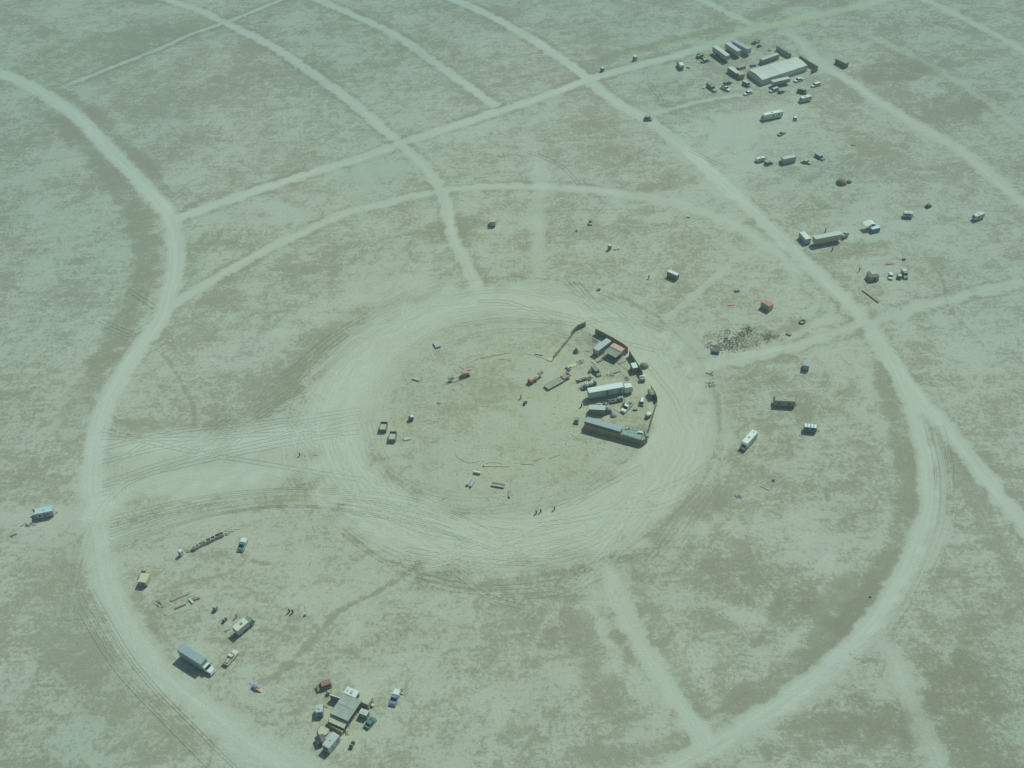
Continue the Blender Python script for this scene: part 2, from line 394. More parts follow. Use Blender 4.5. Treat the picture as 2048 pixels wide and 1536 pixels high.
def mesh_np(name, co, quads, wear_falloff, mat, kind='structure'):
    me = bpy.data.meshes.new(name)
    me.vertices.add(len(co)); me.vertices.foreach_set('co', co.astype(np.float32).ravel())
    me.loops.add(quads.size); me.loops.foreach_set('vertex_index', quads.astype(np.int32).ravel())
    me.polygons.add(len(quads)); me.polygons.foreach_set('loop_start', np.arange(0, quads.size, 4, dtype=np.int32))
    me.update(calc_edges=True)
    at_ = me.attributes.new('wear_falloff', 'FLOAT_COLOR', 'POINT')
    at_.data.foreach_set('color', np.ascontiguousarray(wear_falloff[:, :4], np.float32).ravel())
    af = me.attributes.new('flow', 'FLOAT_VECTOR', 'POINT')
    af.data.foreach_set('vector', np.ascontiguousarray(wear_falloff[:, 4:7], np.float32).ravel())
    me.materials.append(mat)
    o = bpy.data.objects.new(name, me); C.objects.link(o)
    o['kind'] = kind
    return o

relief = np.zeros(shape)
relief[core] = 0.02 * wob[core]
relief[core] -= 0.10 * np.clip(-tone[core] - 0.2, 0, .5) * 0
co = np.stack([GX, GY, np.zeros(shape)], -1).reshape(-1, 3)
wear_falloff = np.stack([0.5 + 0.5 * tone, road, warm, streak, flow_d, flow_s, sstep(130, 340, rr + 30 * big + 14 * mid)], -1).reshape(-1, 7)  # last channel: painted edge falloff, by distance from the ring centre
idx = np.arange(NX * NY).reshape(shape)
quads = np.stack([idx[:-1, :-1], idx[:-1, 1:], idx[1:, 1:], idx[1:, :-1]], -1).reshape(-1, 4)
g = mesh_np('ground', co, quads, wear_falloff, M_ground)
fid = rid[:-1, :-1].ravel()
for k in sorted(set(fid) - {0}):
    qf = quads[fid == k]
    u, inv = np.unique(qf, return_inverse=True)
    c2 = co[u].copy(); c2[:, 2] = 0.006
    mesh_np('road', c2, inv.reshape(-1, 4), wear_falloff[u], M_ground)

def sample(P):
    i = np.clip(np.searchsorted(xs, P[:, 0]) - 1, 0, NX - 2); j = np.clip(np.searchsorted(ys, P[:, 1]) - 1, 0, NY - 2)
    fx = ((P[:, 0] - xs[i]) / (xs[i + 1] - xs[i]))[:, None]; fy = ((P[:, 1] - ys[j]) / (ys[j + 1] - ys[j]))[:, None]
    W = wear_falloff.reshape(shape + (7,))
    return (W[j, i] * (1 - fx) + W[j, i + 1] * fx) * (1 - fy) + (W[j + 1, i] * (1 - fx) + W[j + 1, i + 1] * fx) * fy

# wheel tracks: pairs of thin ruts
T_co, T_q, T_w = [], [], []
def rut(path, w, amount, fade=True):
    p = np.asarray(path)
    d = np.gradient(p, axis=0); d /= np.linalg.norm(d, axis=1)[:, None] + 1e-9
    n = np.stack([-d[:, 1], d[:, 0]], 1)
    W = sample(p)
    t = np.linspace(0, 1, len(p))
    f = np.sin(np.pi * t) ** 0.8 if fade else np.ones(len(p))
    W = W.copy(); W[:, 0] += 0.37 * amount * f
    b = sum(len(c) for c in T_co)
    a = p + n * w / 2; c = p - n * w / 2
    z = np.full((len(p), 1), 0.011 + 0.00015 * len(T_co))
    T_co.append(np.concatenate([np.hstack([a, z]), np.hstack([c, z])]))
    T_w.append(np.concatenate([W, W]))
    k = len(p); i = np.arange(k - 1)
    T_q.append(np.stack([b + i, b + i + 1, b + k + i + 1, b + k + i], 1))
def track(path, amount, w=0.42):
    p = np.asarray(path)
    d = np.gradient(p, axis=0); d /= np.linalg.norm(d, axis=1)[:, None] + 1e-9
    n = np.stack([-d[:, 1], d[:, 0]], 1)
    for s in (-0.85, 0.85):
        rut(p + n * s, w, amount)
RR = random.Random(5)
for i in range(150):       # round the ring
    r0 = RR.uniform(48, 80); a0 = RR.uniform(0, 6.28); span = RR.uniform(0.3, 1.5)
    if RR.random() < .25: r0 = RR.uniform(44, 50)
    if r0 > 70 and not (math.pi * 0.9 < a0 < math.pi * 2.1): r0 = RR.uniform(50, 70)
    t = np.linspace(0, 1, 50)
    aa = a0 + span * t
    r = r0 + RR.uniform(-7, 7) * t + RR.uniform(-3, 3) * np.sin(t * 3)
    P = np.stack([RC[0] + r * np.cos(aa), RC[1] + r * np.sin(aa)], 1)
    track(P, RR.choice((-.2, -.12, .16, .18, -.24)) * RR.uniform(.6, 1.2), RR.uniform(.3, .5))
for i in range(16):       # crossing below the ring
    x0 = RR.uniform(740, 1100); P = crom([at(x0, RR.uniform(1090, 1150)), at(x0 + 90, RR.uniform(1100, 1130)), at(x0 + 220, RR.uniform(1040, 1110))], 2)
    track(P, RR.choice((.2, .25, -.15)))
for i in range(12):
    x0 = RR.uniform(1100, 1290); y0 = RR.uniform(1150, 1200)
    P = crom([at(x0, y0), at(x0 + 60, y0 - 60), at(x0 + 130 + RR.uniform(-20, 20), y0 - 150), at(x0 + 190, y0 - 260)], 2)
    track(P, RR.choice((.22, .18, -.14)))
for i in range(14):       # sweeping in from the left and upper left
    o = RR.uniform(-50, 60)
    P = crom([at(400 + o, 900 + RR.uniform(-10, 10)), at(560 + o, 790 + RR.uniform(-10, 10)), at(700 + o, 670), at(850 + o, 590 + RR.uniform(-12, 12))], 2)
    track(P, RR.choice((-.22, -.2, .16)))
for i in range(16):
    o = RR.uniform(-30, 40)
    P = crom([at(220, 1060 + o), at(400, 1010 + o * .6), at(600, 990 + o * .5), at(820, 1015 + o * .7), at(1000, 1080 + o * .5)], 2)
    track(P, RR.choice((-.16, -.14, .15)))
for i in range(7):       # the fan of drives between the left road and the ring
    a_, b_ = RR.uniform(850, 1000), RR.uniform(800, 960)
    P = crom([at(205, a_), at(360, a_ * .6 + b_ * .4 + RR.uniform(-8, 8)), at(540, a_ * .3 + b_ * .7), at(720, b_)], 2)
    track(P, RR.choice((-.10, .14, .16, -.08)), RR.uniform(.35, .6))
for i in range(24):       # short turns and crossings on the ring road
    a0 = RR.uniform(0, 6.28); r0 = RR.uniform(46, 78); th = a0 + math.pi / 2 + RR.uniform(-.7, .7); x_, y_ = RC[0] + r0 * math.cos(a0), RC[1] + r0 * math.sin(a0); pts = [(x_, y_)]
    for k in range(3):
        th += RR.uniform(.0, .45); x_ += 11 * math.cos(th); y_ += 11 * math.sin(th); pts.append((x_, y_))
    track(crom(pts, 1.5), RR.choice((-.2, -.14, .16, .2)), RR.uniform(.35, .55))
for i in range(8):
    o = RR.uniform(-12, 12)
    P = crom([at(140 + o, 1240), at(155 + o, 1120), at(200, 1020), at(250, 960 + o)], 2)
    track(P, RR.choice((-.14, .15)))
for i in range(10):
    o = RR.uniform(-25, 25)
    P = crom([at(160 + o, 1180), at(250 + o, 1330), at(380 + o, 1470), at(470 + o, 1560)], 2)
    track(P, RR.choice((-.12, .14)))
for i in range(7):        # beside the right-hand ring road
    o = RR.uniform(0, 34)
    P = crom([at(1852 + o, 850), at(1872 + o, 940), at(1868 + o, 1040), at(1835 + o, 1130), at(1780 + o, 1230 + o / 2), at(1700 + o, 1310 + o / 2)], 2)
    track(P, RR.choice((-.14, .18, .2)))
for i in range(0):       # lone drives over the open playa
    x0 = RR.uniform(50, 2000); y0 = RR.uniform(20, 1500)
    a, b = at(x0, y0); th = RR.uniform(0, 6.28); pts = [(a, b)]
    for k in range(4):
        th += RR.uniform(-.6, .6); a += 22 * math.cos(th); b += 22 * math.sin(th); pts.append((a, b))
    track(crom(pts, 2), RR.choice((-.04, .05, .06)))
for pix in [[(255,578),(310,615)],[(262,573),(316,606)],[(200,640),(262,665)],[(205,655),(258,678)],[(330,860),(230,925)],[(500,560),(420,700)],[(470,640),(440,710)],
            [(1050,300),(1120,330),(1160,370)],[(1150,560),(1205,620)],[(1130,560),(1190,620)],[(1100,590),(1180,520)],[(1060,460),(1050,560)],[(1220,390),(1180,440)],
            [(1540,760),(1580,800)],[(1100,1010),(1180,985),(1260,940)],[(1130,1010),(1200,960),(1250,900)],[(1150,1005),(1210,970),(1290,930)],
            [(1350,230),(1300,170),(1290,140)],[(1330,215),(1310,160)],[(1440,330),(1380,300)]]:
    track(crom([at(*q) for q in pix], 2), RR.choice((.22, -.16)))
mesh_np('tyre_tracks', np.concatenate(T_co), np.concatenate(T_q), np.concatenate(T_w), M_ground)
# ------------------------------------------------------------------ materials of built things
def paint(name, col, rough=0.55, dust=0.22, metal=0.0, alpha=None, scale=1.5):
    """paint or cloth with playa dust settled on it"""
    key = name
    if key in bpy.data.materials: return bpy.data.materials[key]
    m, nt, N, L, b = node_mat(name)
    tc = N.new('ShaderNodeTexCoord')
    n = N.new('ShaderNodeTexNoise'); n.inputs['Scale'].default_value = scale; n.inputs['Detail'].default_value = 5
    n.inputs['Roughness'].default_value = 0.65
    L.new(tc.outputs['Object'], n.inputs[0])
    r = N.new('ShaderNodeMapRange'); L.new(n.outputs[0], r.inputs[0])
    r.inputs[1].default_value = 0.35; r.inputs[2].default_value = 0.7; r.inputs[3].default_value = dust * 0.35; r.inputs[4].default_value = min(1, dust * 1.9)
    mx = N.new('ShaderNodeMix'); mx.data_type = 'RGBA'; L.new(r.outputs[0], mx.inputs[0])
    mx.inputs[6].default_value = (*col, 1); mx.inputs[7].default_value = (0.45, 0.41, 0.35, 1)
    L.new(mx.outputs[2], b.inputs['Base Color'])
    b.inputs['Roughness'].default_value = rough; b.inputs['Metallic'].default_value = metal
    return m
M = {}
for k, col, ro, du in [('white', (.60, .61, .59), .5, .10), ('offwhite', (.44, .45, .43), .6, .2), ('cream', (.56, .54, .43), .6, .2), ('grey', (.36, .37, .38), .6, .25),
                       ('lightgrey', (.40, .42, .43), .6, .2), ('bluegrey', (.25, .29, .34), .55, .15), ('darkgrey', (.13, .135, .14), .6, .18), ('black', (.03, .03, .032), .6, .10),
                       ('green', (.07, .16, .11), .55, .2), ('olive', (.22, .23, .16), .7, .3), ('teal', (.04, .14, .14), .35, .12), ('deckteal', (.13, .25, .23), .7, .25),
                       ('blue', (.09, .15, .30), .45, .2), ('lightblue', (.42, .52, .60), .5, .15), ('maroon', (.22, .07, .065), .4, .2), ('rust', (.30, .13, .09), .8, .3),
                       ('orange', (.48, .20, .13), .6, .2), ('redbrown', (.42, .13, .10), .8, .25), ('pink', (.52, .29, .24), .8, .35), ('tan', (.42, .36, .27), .85, .3),
                       ('wood', (.36, .27, .18), .85, .3), ('darkwood', (.17, .12, .09), .85, .25), ('paleply', (.55, .47, .33), .85, .25), ('yellow', (.55, .42, .14), .7, .25),
                       ('purple', (.22, .20, .33), .5, .15), ('greentarp', (.25, .27, .25), .75, .25), ('tarpgrey', (.15, .16, .16), .7, .2), ('sand', (.50, .44, .33), .95, .3),
                       ('metal', (.45, .46, .47), .45, .2), ('rubber', (.025, .025, .025), .8, .25), ('skin', (.45, .28, .2), .6, 0), ('silver', (.62, .64, .66), .35, .12),
                       ('browncloth', (.20, .16, .10), .95, .18), ('jean', (.07, .09, .15), .9, .1)]:
    M[k] = paint(k + '_dusty', col, ro, du)
def glassy():
    m, nt, N, L, b = node_mat('dark_glass')
    b.inputs['Base Color'].default_value = (.02, .028, .032, 1); b.inputs['Roughness'].default_value = .25
    return m
M['glass'] = glassy()
def corrugated(name, col):
    m = paint(name, col, .6, .22)
    nt = m.node_tree; N, L = nt.nodes, nt.links
    w = N.new('ShaderNodeTexWave'); w.inputs['Scale'].default_value = 1.1
    tc = [n for n in N if n.type == 'TEX_COORD'][0]; L.new(tc.outputs['Object'], w.inputs[0])
    bp = N.new('ShaderNodeBump'); bp.inputs['Distance'].default_value = .06; bp.inputs['Strength'].default_value = .7
    L.new(w.outputs['Fac'], bp.inputs['Height']); L.new(bp.outputs[0], N['Principled BSDF'].inputs['Normal'])
    return m
for k, col in [('c_grey', (.30, .32, .31)), ('c_green', (.15, .19, .14)), ('c_pink', (.52, .27, .22)), ('c_tan', (.42, .35, .24)), ('c_pale', (.42, .44, .42))]:  # grey walls made darker in colour to deepen their shaded sides
    M[k] = corrugated('corrugated_' + k[2:], col)

# ------------------------------------------------------------------ mesh helpers
class MB:
    def __init__(s): s.v = []; s.f = []
    def box(s, x0, x1, y0, y1, z0, z1, tx=0, ty=0, rz=0, c=(0, 0)):
        b = len(s.v)
        P = [(x0, y0, z0), (x1, y0, z0), (x1, y1, z0), (x0, y1, z0), (x0 + tx, y0 + ty, z1), (x1 - tx, y0 + ty, z1), (x1 - tx, y1 - ty, z1), (x0 + tx, y1 - ty, z1)]
        if rz:
            ca, sa = math.cos(rz), math.sin(rz)
            P = [(c[0] + (x - c[0]) * ca - (y - c[1]) * sa, c[1] + (x - c[0]) * sa + (y - c[1]) * ca, z) for x, y, z in P]
        s.v += P
        s.f += [tuple(b + i for i in q) for q in ((3, 2, 1, 0), (4, 5, 6, 7), (0, 1, 5, 4), (1, 2, 6, 5), (2, 3, 7, 6), (3, 0, 4, 7))]
        return s
    def prof(s, pts, y0, y1, inset=None):
        """side profile (x,z) extruded across; inset[i] pulls point i inwards on both sides"""
        b = len(s.v); n = len(pts); inset = inset or [0] * n
        s.v += [(x, y0 + i, z) for (x, z), i in zip(pts, inset)] + [(x, y1 - i, z) for (x, z), i in zip(pts, inset)]
        s.f.append(tuple(b + i for i in range(n))); s.f.append(tuple(b + n + i for i in reversed(range(n))))
        for i in range(n):
            j = (i + 1) % n
            s.f.append((b + j, b + i, b + n + i, b + n + j))
        return s
    def cyl(s, p, q, r, n=12, r2=None):
        p, q = Vector(p), Vector(q); d = (q - p).normalized(); r2 = r if r2 is None else r2
        a = d.orthogonal().normalized(); c = d.cross(a); b = len(s.v)
        for o, rr_ in ((p, r), (q, r2)):
            s.v += [tuple(o + (a * math.cos(6.28318 * i / n) + c * math.sin(6.28318 * i / n)) * rr_) for i in range(n)]
        s.f.append(tuple(b + i for i in reversed(range(n)))); s.f.append(tuple(b + n + i for i in range(n)))
        for i in range(n):
            j = (i + 1) % n; s.f.append((b + i, b + j, b + n + j, b + n + i))
        return s
    def tube(s, pts, r, n=6):
        for a, c in zip(pts[:-1], pts[1:]): s.cyl(a, c, r, n)
        return s
    def dome(s, cx, cy, z, rx, ry, h, n=14, k=5, noise=0, seed=0):
        b = len(s.v); R_ = random.Random(seed)
        for j in range(k):
            t = j / k * math.pi / 2
            for i in range(n):
                a = 6.28318 * i / n; e = 1 + noise * R_.uniform(-1, 1)
                s.v.append((cx + rx * math.cos(t) * math.cos(a) * e, cy + ry * math.cos(t) * math.sin(a) * e, z + h * math.sin(t) * (1 + noise * R_.uniform(-1, 1) * (j > 0))))
        s.v.append((cx, cy, z + h))
        for j in range(k - 1):
            for i in range(n):
                q = (i + 1) % n; s.f.append((b + j * n + i, b + j * n + q, b + (j + 1) * n + q, b + (j + 1) * n + i))
        for i in range(n): s.f.append((b + (k - 1) * n + i, b + (k - 1) * n + (i + 1) % n, b + k * n))
        s.f.append(tuple(b + i for i in reversed(range(n))))
        return s
    def sheet(s, fn, nu=8, nv=6, th=0.03):
        b = len(s.v)
        for k in (0, 1):
            for i in range(nu + 1):
                for j in range(nv + 1):
                    x, y, z = fn(i / nu, j / nv); s.v.append((x, y, z - k * th))
        W = nv + 1; o = (nu + 1) * W
        for i in range(nu):
            for j in range(nv):
                q = (b + i * W + j, b + (i + 1) * W + j, b + (i + 1) * W + j + 1, b + i * W + j + 1)
                s.f.append(q); s.f.append(tuple(o + t for t in reversed(q)))
        for i in range(nu):
            for e in (0, nv):
                s.f.append((b + i * W + e, b + (i + 1) * W + e, b + o + (i + 1) * W + e, b + o + i * W + e))
        for j in range(nv):
            for e in (0, nu):
                s.f.append((b + e * W + j, b + e * W + j + 1, b + o + e * W + j + 1, b + o + e * W + j))
        return s

def obj(name, mb, mat, parent=None, bevel=0.0, smooth=False, label=None):
    me = bpy.data.meshes.new(name)
    me.from_pydata([tuple(v) for v in mb.v], [], mb.f); me.validate(); me.update()
    bm = bmesh.new(); bm.from_mesh(me); bmesh.ops.recalc_face_normals(bm, faces=bm.faces); bm.to_mesh(me); bm.free()
    me.materials.append(M[mat] if isinstance(mat, str) else mat)
    if smooth:
        for p in me.polygons: p.use_smooth = True
    o = bpy.data.objects.new(name, me); C.objects.link(o)
    if parent: o.parent = parent
    if bevel:
        md = o.modifiers.new('bevel', 'BEVEL'); md.width = bevel; md.segments = 2; md.limit_method = 'ANGLE'
    if label: o['label'] = label
    return o
def tag(o, label, cat, group=None, kind=None):
    o['label'] = label; o['category'] = cat
    if group: o['group'] = group
    if kind: o['kind'] = kind
    return o
def thing(name, label, cat, loc, ang=0, group=None):
    o = bpy.data.objects.new(name, None); C.objects.link(o); o.empty_display_size = .5
    o.location = (loc[0], loc[1], loc[2] if len(loc) > 2 else 0.008); o.rotation_euler = (0, 0, ang)
    return tag(o, label, cat, group)
def dup(o, loc, ang, label, group=None):
    r = o.copy(); C.objects.link(r); r.location = (loc[0], loc[1], .008); r.rotation_euler = (0, 0, ang); r['label'] = label
    if group: r['group'] = group
    for c in list(o.children):
        d = c.copy(); C.objects.link(d); d.parent = r
        for g_ in list(c.children):
            e = g_.copy(); C.objects.link(e); e.parent = d
    return r

# survey frames: name -> (x0, y0, scale) of the enlarged views the positions were read from
Zm = dict(A=(1060, 620, 5.12), B=(1340, 50, 5.12), C=(580, 1330, 7.68), D=(740, 640, 4.0425), E=(230, 1030, 4.1525), F=(1460, 180, 5.12), G=(1560, 380, 4.6545),
          H=(1380, 560, 4.2656), I=(950, 410, 4.3574), J=(0, 980, 10.24), K=(1150, 90, 8.192), L=(1380, 900, 4.8), P=(260, 1120, 25.6), Q=(340, 1040, 11.378),
          R=(1140, 640, 15.36), S=(1150, 700, 12.8), T=(1145, 790, 11.378), U=(620, 1360, 9.6), V=(1400, 60, 17.067), W=(1400, 130, 8.533), X=(860, 720, 7.877),
          Y=(580, 890, 20.48), Z1=(1040, 1000, 17.067), Z2=(920, 920, 17.067), Z3=(1400, 640, 8.533), Z4=(460, 1220, 25.6), Z5=(1050, 720, 13.653), Z6=(300, 1170, 17.067), N=(0, 0, 1))
def pt(z, x, y, h=0.0):
    x0, y0, s = Zm[z]; return at(x0 + x / s, y0 + y / s, h)
def axis(z, p, q, h=0.0):
    """centre, heading and length of a line seen at height h"""
    a, b = pt(z, *p, h), pt(z, *q, h)
    return ((a[0] + b[0]) / 2, (a[1] + b[1]) / 2), math.atan2(b[1] - a[1], b[0] - a[0]), math.hypot(b[0] - a[0], b[1] - a[1])

# ------------------------------------------------------------------ builders (x forward, z up)
def wheels(t, xs_, W, r=.36, w=.24, rim='metal'):
    for x in xs_:
        for sgn in (-1, 1):
            y = sgn * (W / 2 - w / 2 - .02)
            wh = obj('wheel', MB().cyl((x, y - w / 2, r), (x, y + w / 2, r), r, 14), 'rubber', t)
            obj('rim', MB().cyl((x, y + sgn * (w / 2 - .02), r), (x, y + sgn * (w / 2 + .015), r), r * .55, 10), rim, wh)
def car(name, label, cat, loc, ang, L=4.8, W=1.85, H_=1.45, col='white', style='sedan', roofcol=None):
    t = thing(name, label, cat, loc, ang); h = L / 2; b = .52 * H_
    hood = {'sedan': .26, 'suv': .24, 'van': .10, 'hatch': .24}[style]; tail = {'sedan': .16, 'suv': .02, 'van': .01, 'hatch': .03}[style]
    body = MB().prof([(-h, .28), (-h, .9 * b + .05), (-h + .1, b + .06), (h - .15, b - .05), (h, b - .25), (h, .28)], -W / 2, W / 2, [0, 0, .06, .08, .05, 0])
    obj('body', body, col, t, .05)
    x1 = h - hood * L; x0 = -h + tail * L
    obj('roof', MB().prof([(x0 + .02 * L, b), (x0 + .10 * L * (style != 'van' and style != 'suv') + .03, H_), (x1 - .13 * L, H_), (x1, b)], -W / 2 + .07, W / 2 - .07, [.0, .16, .16, 0]), roofcol or col, t, .05)
    obj('windshield', MB().prof([(x1 - .118 * L, H_ - .06), (x1 - .01, b + .06), (x1 + .02, b + .06), (x1 - .09 * L, H_ - .06)], -W / 2 + .2, W / 2 - .2, [.06, 0, 0, .06]), 'glass', t)
    obj('rear_window', MB().prof([(x0 + .01, b + .1), (x0 + .10 * L * (style == 'sedan' or style == 'hatch') + .02, H_ - .08), (x0 + .10 * L * (style == 'sedan' or style == 'hatch') - .02, H_ - .06), (x0 - .03, b + .1)], -W / 2 + .22, W / 2 - .22, [0, .06, .06, 0]), 'glass', t)
    for sgn in (-1, 1):
        y = sgn * (W / 2 - .1)
        obj('side_window', MB().box(x0 + .1 * L, x1 - .13 * L, y - .02, y + .02, b + .1, H_ - .14), 'glass', t)
        obj('headlight', MB().box(h - .06, h + .02, sgn * W * .36 - .15, sgn * W * .36 + .15, b - .3, b - .14), 'silver', t)
    obj('bumper', MB().box(h - .05, h + .08, -W / 2 + .05, W / 2 - .05, .32, .5), 'darkgrey', t)
    wheels(t, (-L * .3, L * .31), W)
    return t
def pickup(name, label, loc, ang, L=5.4, W=1.95, col='white', cap=None, load=None, H_=1.75):
    t = thing(name, label, 'pickup truck', loc, ang); h = L / 2; b = .98
    obj('body', MB().prof([(-h, .4), (-h, b), (.02 * L, b), (h - .25, b - .02), (h, b - .22), (h, .4)], -W / 2, W / 2, [0, 0, 0, .05, .06, 0]), col, t, .05)
    obj('cab', MB().prof([(-.06 * L, b), (-.05 * L, H_), (.12 * L, H_), (.24 * L, b)], -W / 2 + .08, W / 2 - .08, [0, .14, .14, 0]), col, t, .05)
    obj('windshield', MB().prof([(.13 * L, H_ - .05), (.235 * L, b + .06), (.25 * L, b + .06), (.15 * L, H_ - .05)], -W / 2 + .2, W / 2 - .2, [.08, 0, 0, .08]), 'glass', t)
    for sgn in (-1, 1):
        obj('side_window', MB().box(-.03 * L, .12 * L, sgn * (W / 2 - .12) - .02, sgn * (W / 2 - .12) + .02, b + .12, H_ - .14), 'glass', t)
        obj('headlight', MB().box(h - .04, h + .02, sgn * W * .36 - .14, sgn * W * .36 + .14, b - .32, b - .14), 'silver', t)
    if cap:
        obj('camper_cap', MB().prof([(-h + .02, b), (-h + .12, b + .85), (-.09 * L, b + .85), (-.08 * L, b)], -W / 2 + .03, W / 2 - .03, [0, .12, .12, 0]), cap, t, .06)
    else:
        bed = obj('truck_bed', MB().box(-h + .12, -.09 * L, -W / 2 + .14, W / 2 - .14, b + .002, b + .012), 'darkgrey', t)
        for sgn in (-1, 1): obj('rail', MB().box(-h + .02, -.08 * L, sgn * (W / 2 - .06) - .06, sgn * (W / 2 - .06) + .06, b, b + .16), col, bed)
        obj('tailgate', MB().box(-h, -h + .1, -W / 2 + .06, W / 2 - .06, b, b + .17), col, bed)
        if load:
            R_ = random.Random(L); mb = MB()
            for i in range(4):
                x = -h + .4 + i * .45; mb.box(x, x + .4, -.6, R_.uniform(.1, .6), b + .02, b + .25 + R_.random() * .3)
            obj('load', mb, load, t)
    obj('bumper', MB().box(h, h + .09, -W / 2 + .05, W / 2 - .05, .42, .6), 'silver', t)
    wheels(t, (-L * .29, L * .31), W, .39)
    return t
def cargo_truck(name, label, cat, loc, ang, L, W=2.45, H_=3.5, col='white', cabcol='white', cabL=2.6, roofcol=None, vents=(), hood=True):
    """body box behind a cab with a hood, heading +x; L is the whole length"""
    t = thing(name, label, cat, loc, ang); h = L / 2; xb = h - cabL
    obj('cargo_box', MB().box(-h, xb, -W / 2, W / 2, .95, H_), col, t, .05)
    obj('roof', MB().box(-h + .05, xb - .05, -W / 2 + .05, W / 2 - .05, H_, H_ + .06), roofcol or col, t, .03)
    obj('rear_door', MB().box(-h - .03, -h, -W / 2 + .12, W / 2 - .12, 1.05, H_ - .15), 'lightgrey', t)
    obj('chassis', MB().box(-h + .2, h - .4, -.5, .5, .55, .95), 'black', t)
    if hood:
        obj('cab', MB().prof([(xb + .1, .7), (xb + .1, 2.3), (xb + .3, 2.45), (xb + 1.1, 2.45), (xb + 1.45, 1.65), (xb + 1.45, .7)], -W / 2 + .15, W / 2 - .15, [0, .1, .15, .15, 0, 0]), cabcol, t, .05)
        obj('hood', MB().prof([(xb + 1.45, .55), (xb + 1.45, 1.6), (h - .15, 1.4), (h, 1.2), (h, .55)], -W / 2 + .25, W / 2 - .25, [0, 0, .15, .12, 0]), cabcol, t, .06)
        obj('windshield', MB().prof([(xb + 1.14, 2.4), (xb + 1.47, 1.66), (xb + 1.52, 1.66), (xb + 1.19, 2.4)], -W / 2 + .3, W / 2 - .3, [.08, 0, 0, .08]), 'glass', t)
    else:
        obj('cab', MB().prof([(xb + .1, .6), (xb + .1, 2.4), (h - .5, 2.4), (h, 1.5), (h, .6)], -W / 2 + .1, W / 2 - .1, [0, .1, .12, 0, 0]), cabcol, t, .06)
        obj('windshield', MB().prof([(h - .46, 2.36), (h - .02, 1.54), (h + .03, 1.54), (h - .41, 2.36)], -W / 2 + .25, W / 2 - .25, [.08, 0, 0, .08]), 'glass', t)
    for sgn in (-1, 1): obj('mirror', MB().box(xb + 1.2, xb + 1.3, sgn * (W / 2 + .12) - .12, sgn * (W / 2 + .12) + .12, 1.7, 2.2), 'black', t)
    obj('bumper', MB().box(h, h + .12, -W / 2 + .15, W / 2 - .15, .5, .75), 'silver', t)
    for (x, y, c) in vents: obj('roof_vent', MB().box(x - .35, x + .35, y - .35, y + .35, H_ + .06, H_ + .32), c, t, .05)
    wheels(t, (-h + L * .2, h - .9), W, .48, .3)
    return t
def motorhome(name, label, loc, ang, L, W=2.4, H_=3.0, col='white', stripe='tan'):
    t = thing(name, label, 'motorhome', loc, ang); h = L / 2
    obj('coach_body', MB().prof([(-h, .5), (-h, H_ - .15), (-h + .15, H_), (h - 1.2, H_), (h - .75, H_ - .3), (h - .75, 2.0), (h - 1.2, 1.9), (h - 1.2, .5)], -W / 2, W / 2, [0, 0, .1, .1, .1, 0, 0, 0]), col, t, .06)
    obj('cab', MB().prof([(h - 1.2, .5), (h - 1.2, 1.9), (h - .9, 1.9), (h - .55, 1.2), (h, 1.05), (h, .5)], -W / 2 + .2, W / 2 - .2, [0, .1, .1, 0, .1, 0]), col, t, .05)
    obj('windshield', MB().prof([(h - .88, 1.86), (h - .54, 1.24), (h - .5, 1.24), (h - .84, 1.86)], -W / 2 + .35, W / 2 - .35), 'glass', t)
    for sgn in (-1, 1):
        y = sgn * W / 2
        obj('stripe', MB().box(-h + .1, h - 1.3, min(y, y + sgn * .015), max(y, y + sgn * .015), 1.1, 1.35), stripe, t)
        for x in (-h * .6, -h * .05): obj('window', MB().box(x - .4, x + .4, min(y, y + sgn * .02), max(y, y + sgn * .02), 1.6, 2.2), 'glass', t)
    obj('roof_vent', MB().box(-.5, .2, -.35, .35, H_, H_ + .25), 'grey', t, .05)
    obj('roof_hatch', MB().box(-h + .6, -h + 1.1, -.25, .25, H_, H_ + .12), 'lightgrey', t)
    wheels(t, (-h + L * .22, h - .8), W, .42, .28)
    return t
def camper(name, label, loc, ang, L, W=2.2, H_=2.6, col='white', front='lightgrey', stripe=None, cat='travel trailer', rounded=.35):
    t = thing(name, label, cat, loc, ang); h = L / 2; r = rounded
    obj('shell', MB().prof([(-h, .45), (-h, H_ - r), (-h + r * .5, H_ - .04), (-h + r * 1.2, H_), (h - r * 1.2, H_), (h - r * .5, H_ - .05), (h, H_ - r * 1.3), (h, .45)], -W / 2, W / 2, [0, 0, .06, .08, .08, .06, 0, 0]), col, t, .05)
    obj('hitch', MB().tube([(h, -.5, .45), (h + 1.0, 0, .45), (h, .5, .45)], .06).cyl((h + .9, 0, 0), (h + .9, 0, .45), .05), 'black', t)
    obj('front_window', MB().box(h - .01, h + .03, -W / 2 + .4, W / 2 - .4, 1.4, H_ - r * 1.4), 'glass', t)
    for sgn in (-1, 1):
        y = sgn * W / 2
        for x in (-h * .5, h * .4): obj('window', MB().box(x - .35, x + .35, min(y, y + sgn * .02), max(y, y + sgn * .02), 1.3, 1.9), 'glass', t)
        if stripe: obj('stripe', MB().box(-h + .1, h - .1, min(y, y + sgn * .012), max(y, y + sgn * .012), .7, 1.1), stripe, t)
    obj('door', MB().box(-.3, .35, -W / 2 - .03, -W / 2, .5, 2.1), front, t)
    obj('roof_vent', MB().box(-.3, .3, -.3, .3, H_, H_ + .18), 'lightgrey', t, .03)
    wheels(t, (-.15,), W, .35)
    return t
